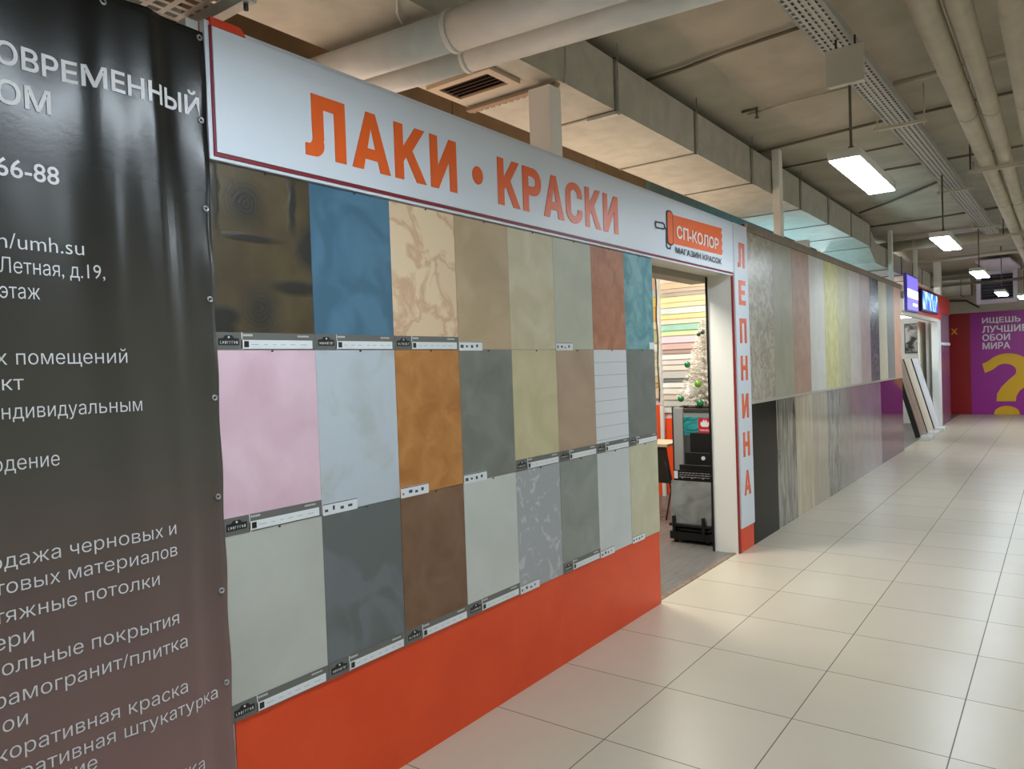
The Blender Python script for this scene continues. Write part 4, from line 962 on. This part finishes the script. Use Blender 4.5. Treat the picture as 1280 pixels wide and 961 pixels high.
for k in range(6):
    a = 2*math.pi*k/6; c = Vector((-.70,6.655,1.31)); d = Vector((math.cos(a)*.055, 0, math.sin(a)*.055)); q = Vector((-d.z*.35, -.01, d.x*.35))
    ww.bm.faces.new([ww.bm.verts.new(c), ww.bm.verts.new(c+d*.6+q), ww.bm.verts.new(c+d), ww.bm.verts.new(c+d*.6-q)])
ww.build('paper_flower', mat('flower_white', (240, 240, 238), .5), tree, tree.location)

# black sample rack
rk = empty('sample_rack', (-.50, 6.25, 0), 'black stepped sample rack with a teal header just inside the doorway', 'rack')
RL = rk.location
b = MB(); b.box(-.665,-.285,6.04,6.60,.03,.10).box(-.64,-.31,6.06,6.58,.10,.13)
b.build('base', black, rk, RL, bevel=.006)
for x in (-.62, -.33):
    for y in (6.08, 6.55): MB().tube([(x,y,0),(x,y,.035)], .018, 10).build('foot', black, rk, RL)
for i, (y, z0, z1) in enumerate([(6.16,.13,.56),(6.26,.13,.66),(6.36,.13,.76),(6.46,.13,.93)]):
    MB().box(-.665+.012*i, -.285-.004*i, y, y+.018, z0, z1).build('tier_panel', mat('rack_charcoal', (34, 34, 34), .35), rk, RL, bevel=.003)
for x in (-.615, -.345): MB().box(x-.012, x+.012, 6.015, 6.05, .10, .24).build('holder_peg', black, rk, RL, bevel=.003)
MB().box(-.66,-.29,6.02,6.15,.150,.172).build('ledge', black, rk, RL, bevel=.003)
MB().box(-.70,-.30,6.49,6.505,.905,1.075).build('header_card', mottled('teal_print', (14, 104, 112), (64, 160, 160), 4, .4, .6, dist=3, stretch=(1,1,2.5), rough=.4), rk, RL)
lg = MB().box(-.552,-.425,6.482,6.490,.93,1.065).build('logo_square', mat('logo_red', (206, 32, 52), .4), rk, RL)
cw = [(-.53,1.005),(-.525,1.035),(-.512,1.022),(-.505,1.045),(-.497,1.052),(-.4885,1.028),(-.480,1.052),(-.472,1.045),(-.465,1.022),(-.452,1.035),(-.447,1.005),(-.46,.985),(-.517,.985)]
MB().prism(cw, 6.477, 6.4815, 'xz').build('crown_emblem', paper, lg, world_loc(lg))
me = text_fit('TIKKURILA', -.540, -.437, .945, .03, XZ, 0, bold=.0004, depth=.002, fit_h=.017)
for v in me.vertices: v.co.y += 6.481
rebased('logo_text', me, paper, lg)
MB().box(-.795,-.702,6.47,6.50,.30,1.16).build('side_board', mat('side_grey', (158, 160, 160), .5), rk, RL, bevel=.003)
MB().box(-.802,-.795,6.46,6.51,.10,1.165).build('side_edge', black, rk, RL)
MB().box(-.795,-.70,6.47,6.50,.10,.30).build('side_foot', black, rk, RL)
g_ = MB(); g_.box(-.185,.185,-.008,.008,0,.37)
gs = g_.build('grey_sample_tile', mottled('grey_tile', (120,122,120), (150,152,150), 7, rough=.4), None, (-.472,6.06,.172), local=True); gs.rotation_euler = (math.radians(-6),0,0)
tag(gs, 'square grey stone-look sample standing at the front of the black rack', 'sample tile')
sc_ = empty('sample_card', (-.462,6.12,.172), 'black sample card with small white lettering behind the grey tile in the rack', 'sample card')
MB().box(-.645,-.292,6.118,6.128,.172,.630).build('card', mat('card_black', (24,22,24), .3), sc_, sc_.location)
MB().box(-.640,-.605,6.115,6.118,.555,.622).build('white_patch', paper, sc_, sc_.location)
t = MB(); rr = random.Random(3)
for k in range(3):
    x = -.59
    while x < -.31: d = rr.uniform(.012,.035); t.box(x,min(x+d,-.305),6.116,6.118,.607-.019*k,.612-.019*k); x += d+.008
t.build('card_lettering', mat('card_print', (176,168,172), .5), sc_, sc_.location)
for x in (-.56,-.47,-.37):
    MB().tube([(x,6.110,.566),(x,6.118,.566)], .008, 10).build('rivet', chrome, sc_, sc_.location)
MB().tube([(-.462,6.353,.712),(-.462,6.360,.712)], .018, 16).build('round_sticker', paper, rk, RL)
# table with a dark hanging front beyond the sample wall
tb = empty('folding_table', (-1.15, 6.95, 0), 'small table with pale top edge and dark slanted front, partly behind the sample wall', 'table')
MB().box(-1.75,-1.02,6.80,7.25,.745,.775).build('table_top', mat('pale_wood_edge', (206,184,154), .5), tb, tb.location, bevel=.003)
MB().prism([(6.82,.742),(6.85,.742),(6.98,.36),(6.95,.36)], -1.72, -1.05).build('front_panel', mat('dark_brown_panel', (58,50,42), .45), tb, tb.location)
for x in (-1.70,-1.10):
    MB().tube([(x,6.85,.745),(x+.05,6.93,.30),(x+.02,6.86,.0)], .008, 8).build('wire_leg', dark, tb, tb.location)
    MB().tube([(x,7.2,.745),(x+.05,7.12,.30),(x+.02,7.2,.0)], .008, 8).build('wire_leg', dark, tb, tb.location)
MB().tube([(-1.68,6.86,.04),(-1.08,6.86,.04)], .007, 8).build('foot_rail', chrome, tb, tb.location)
# door closer rail of the doorway
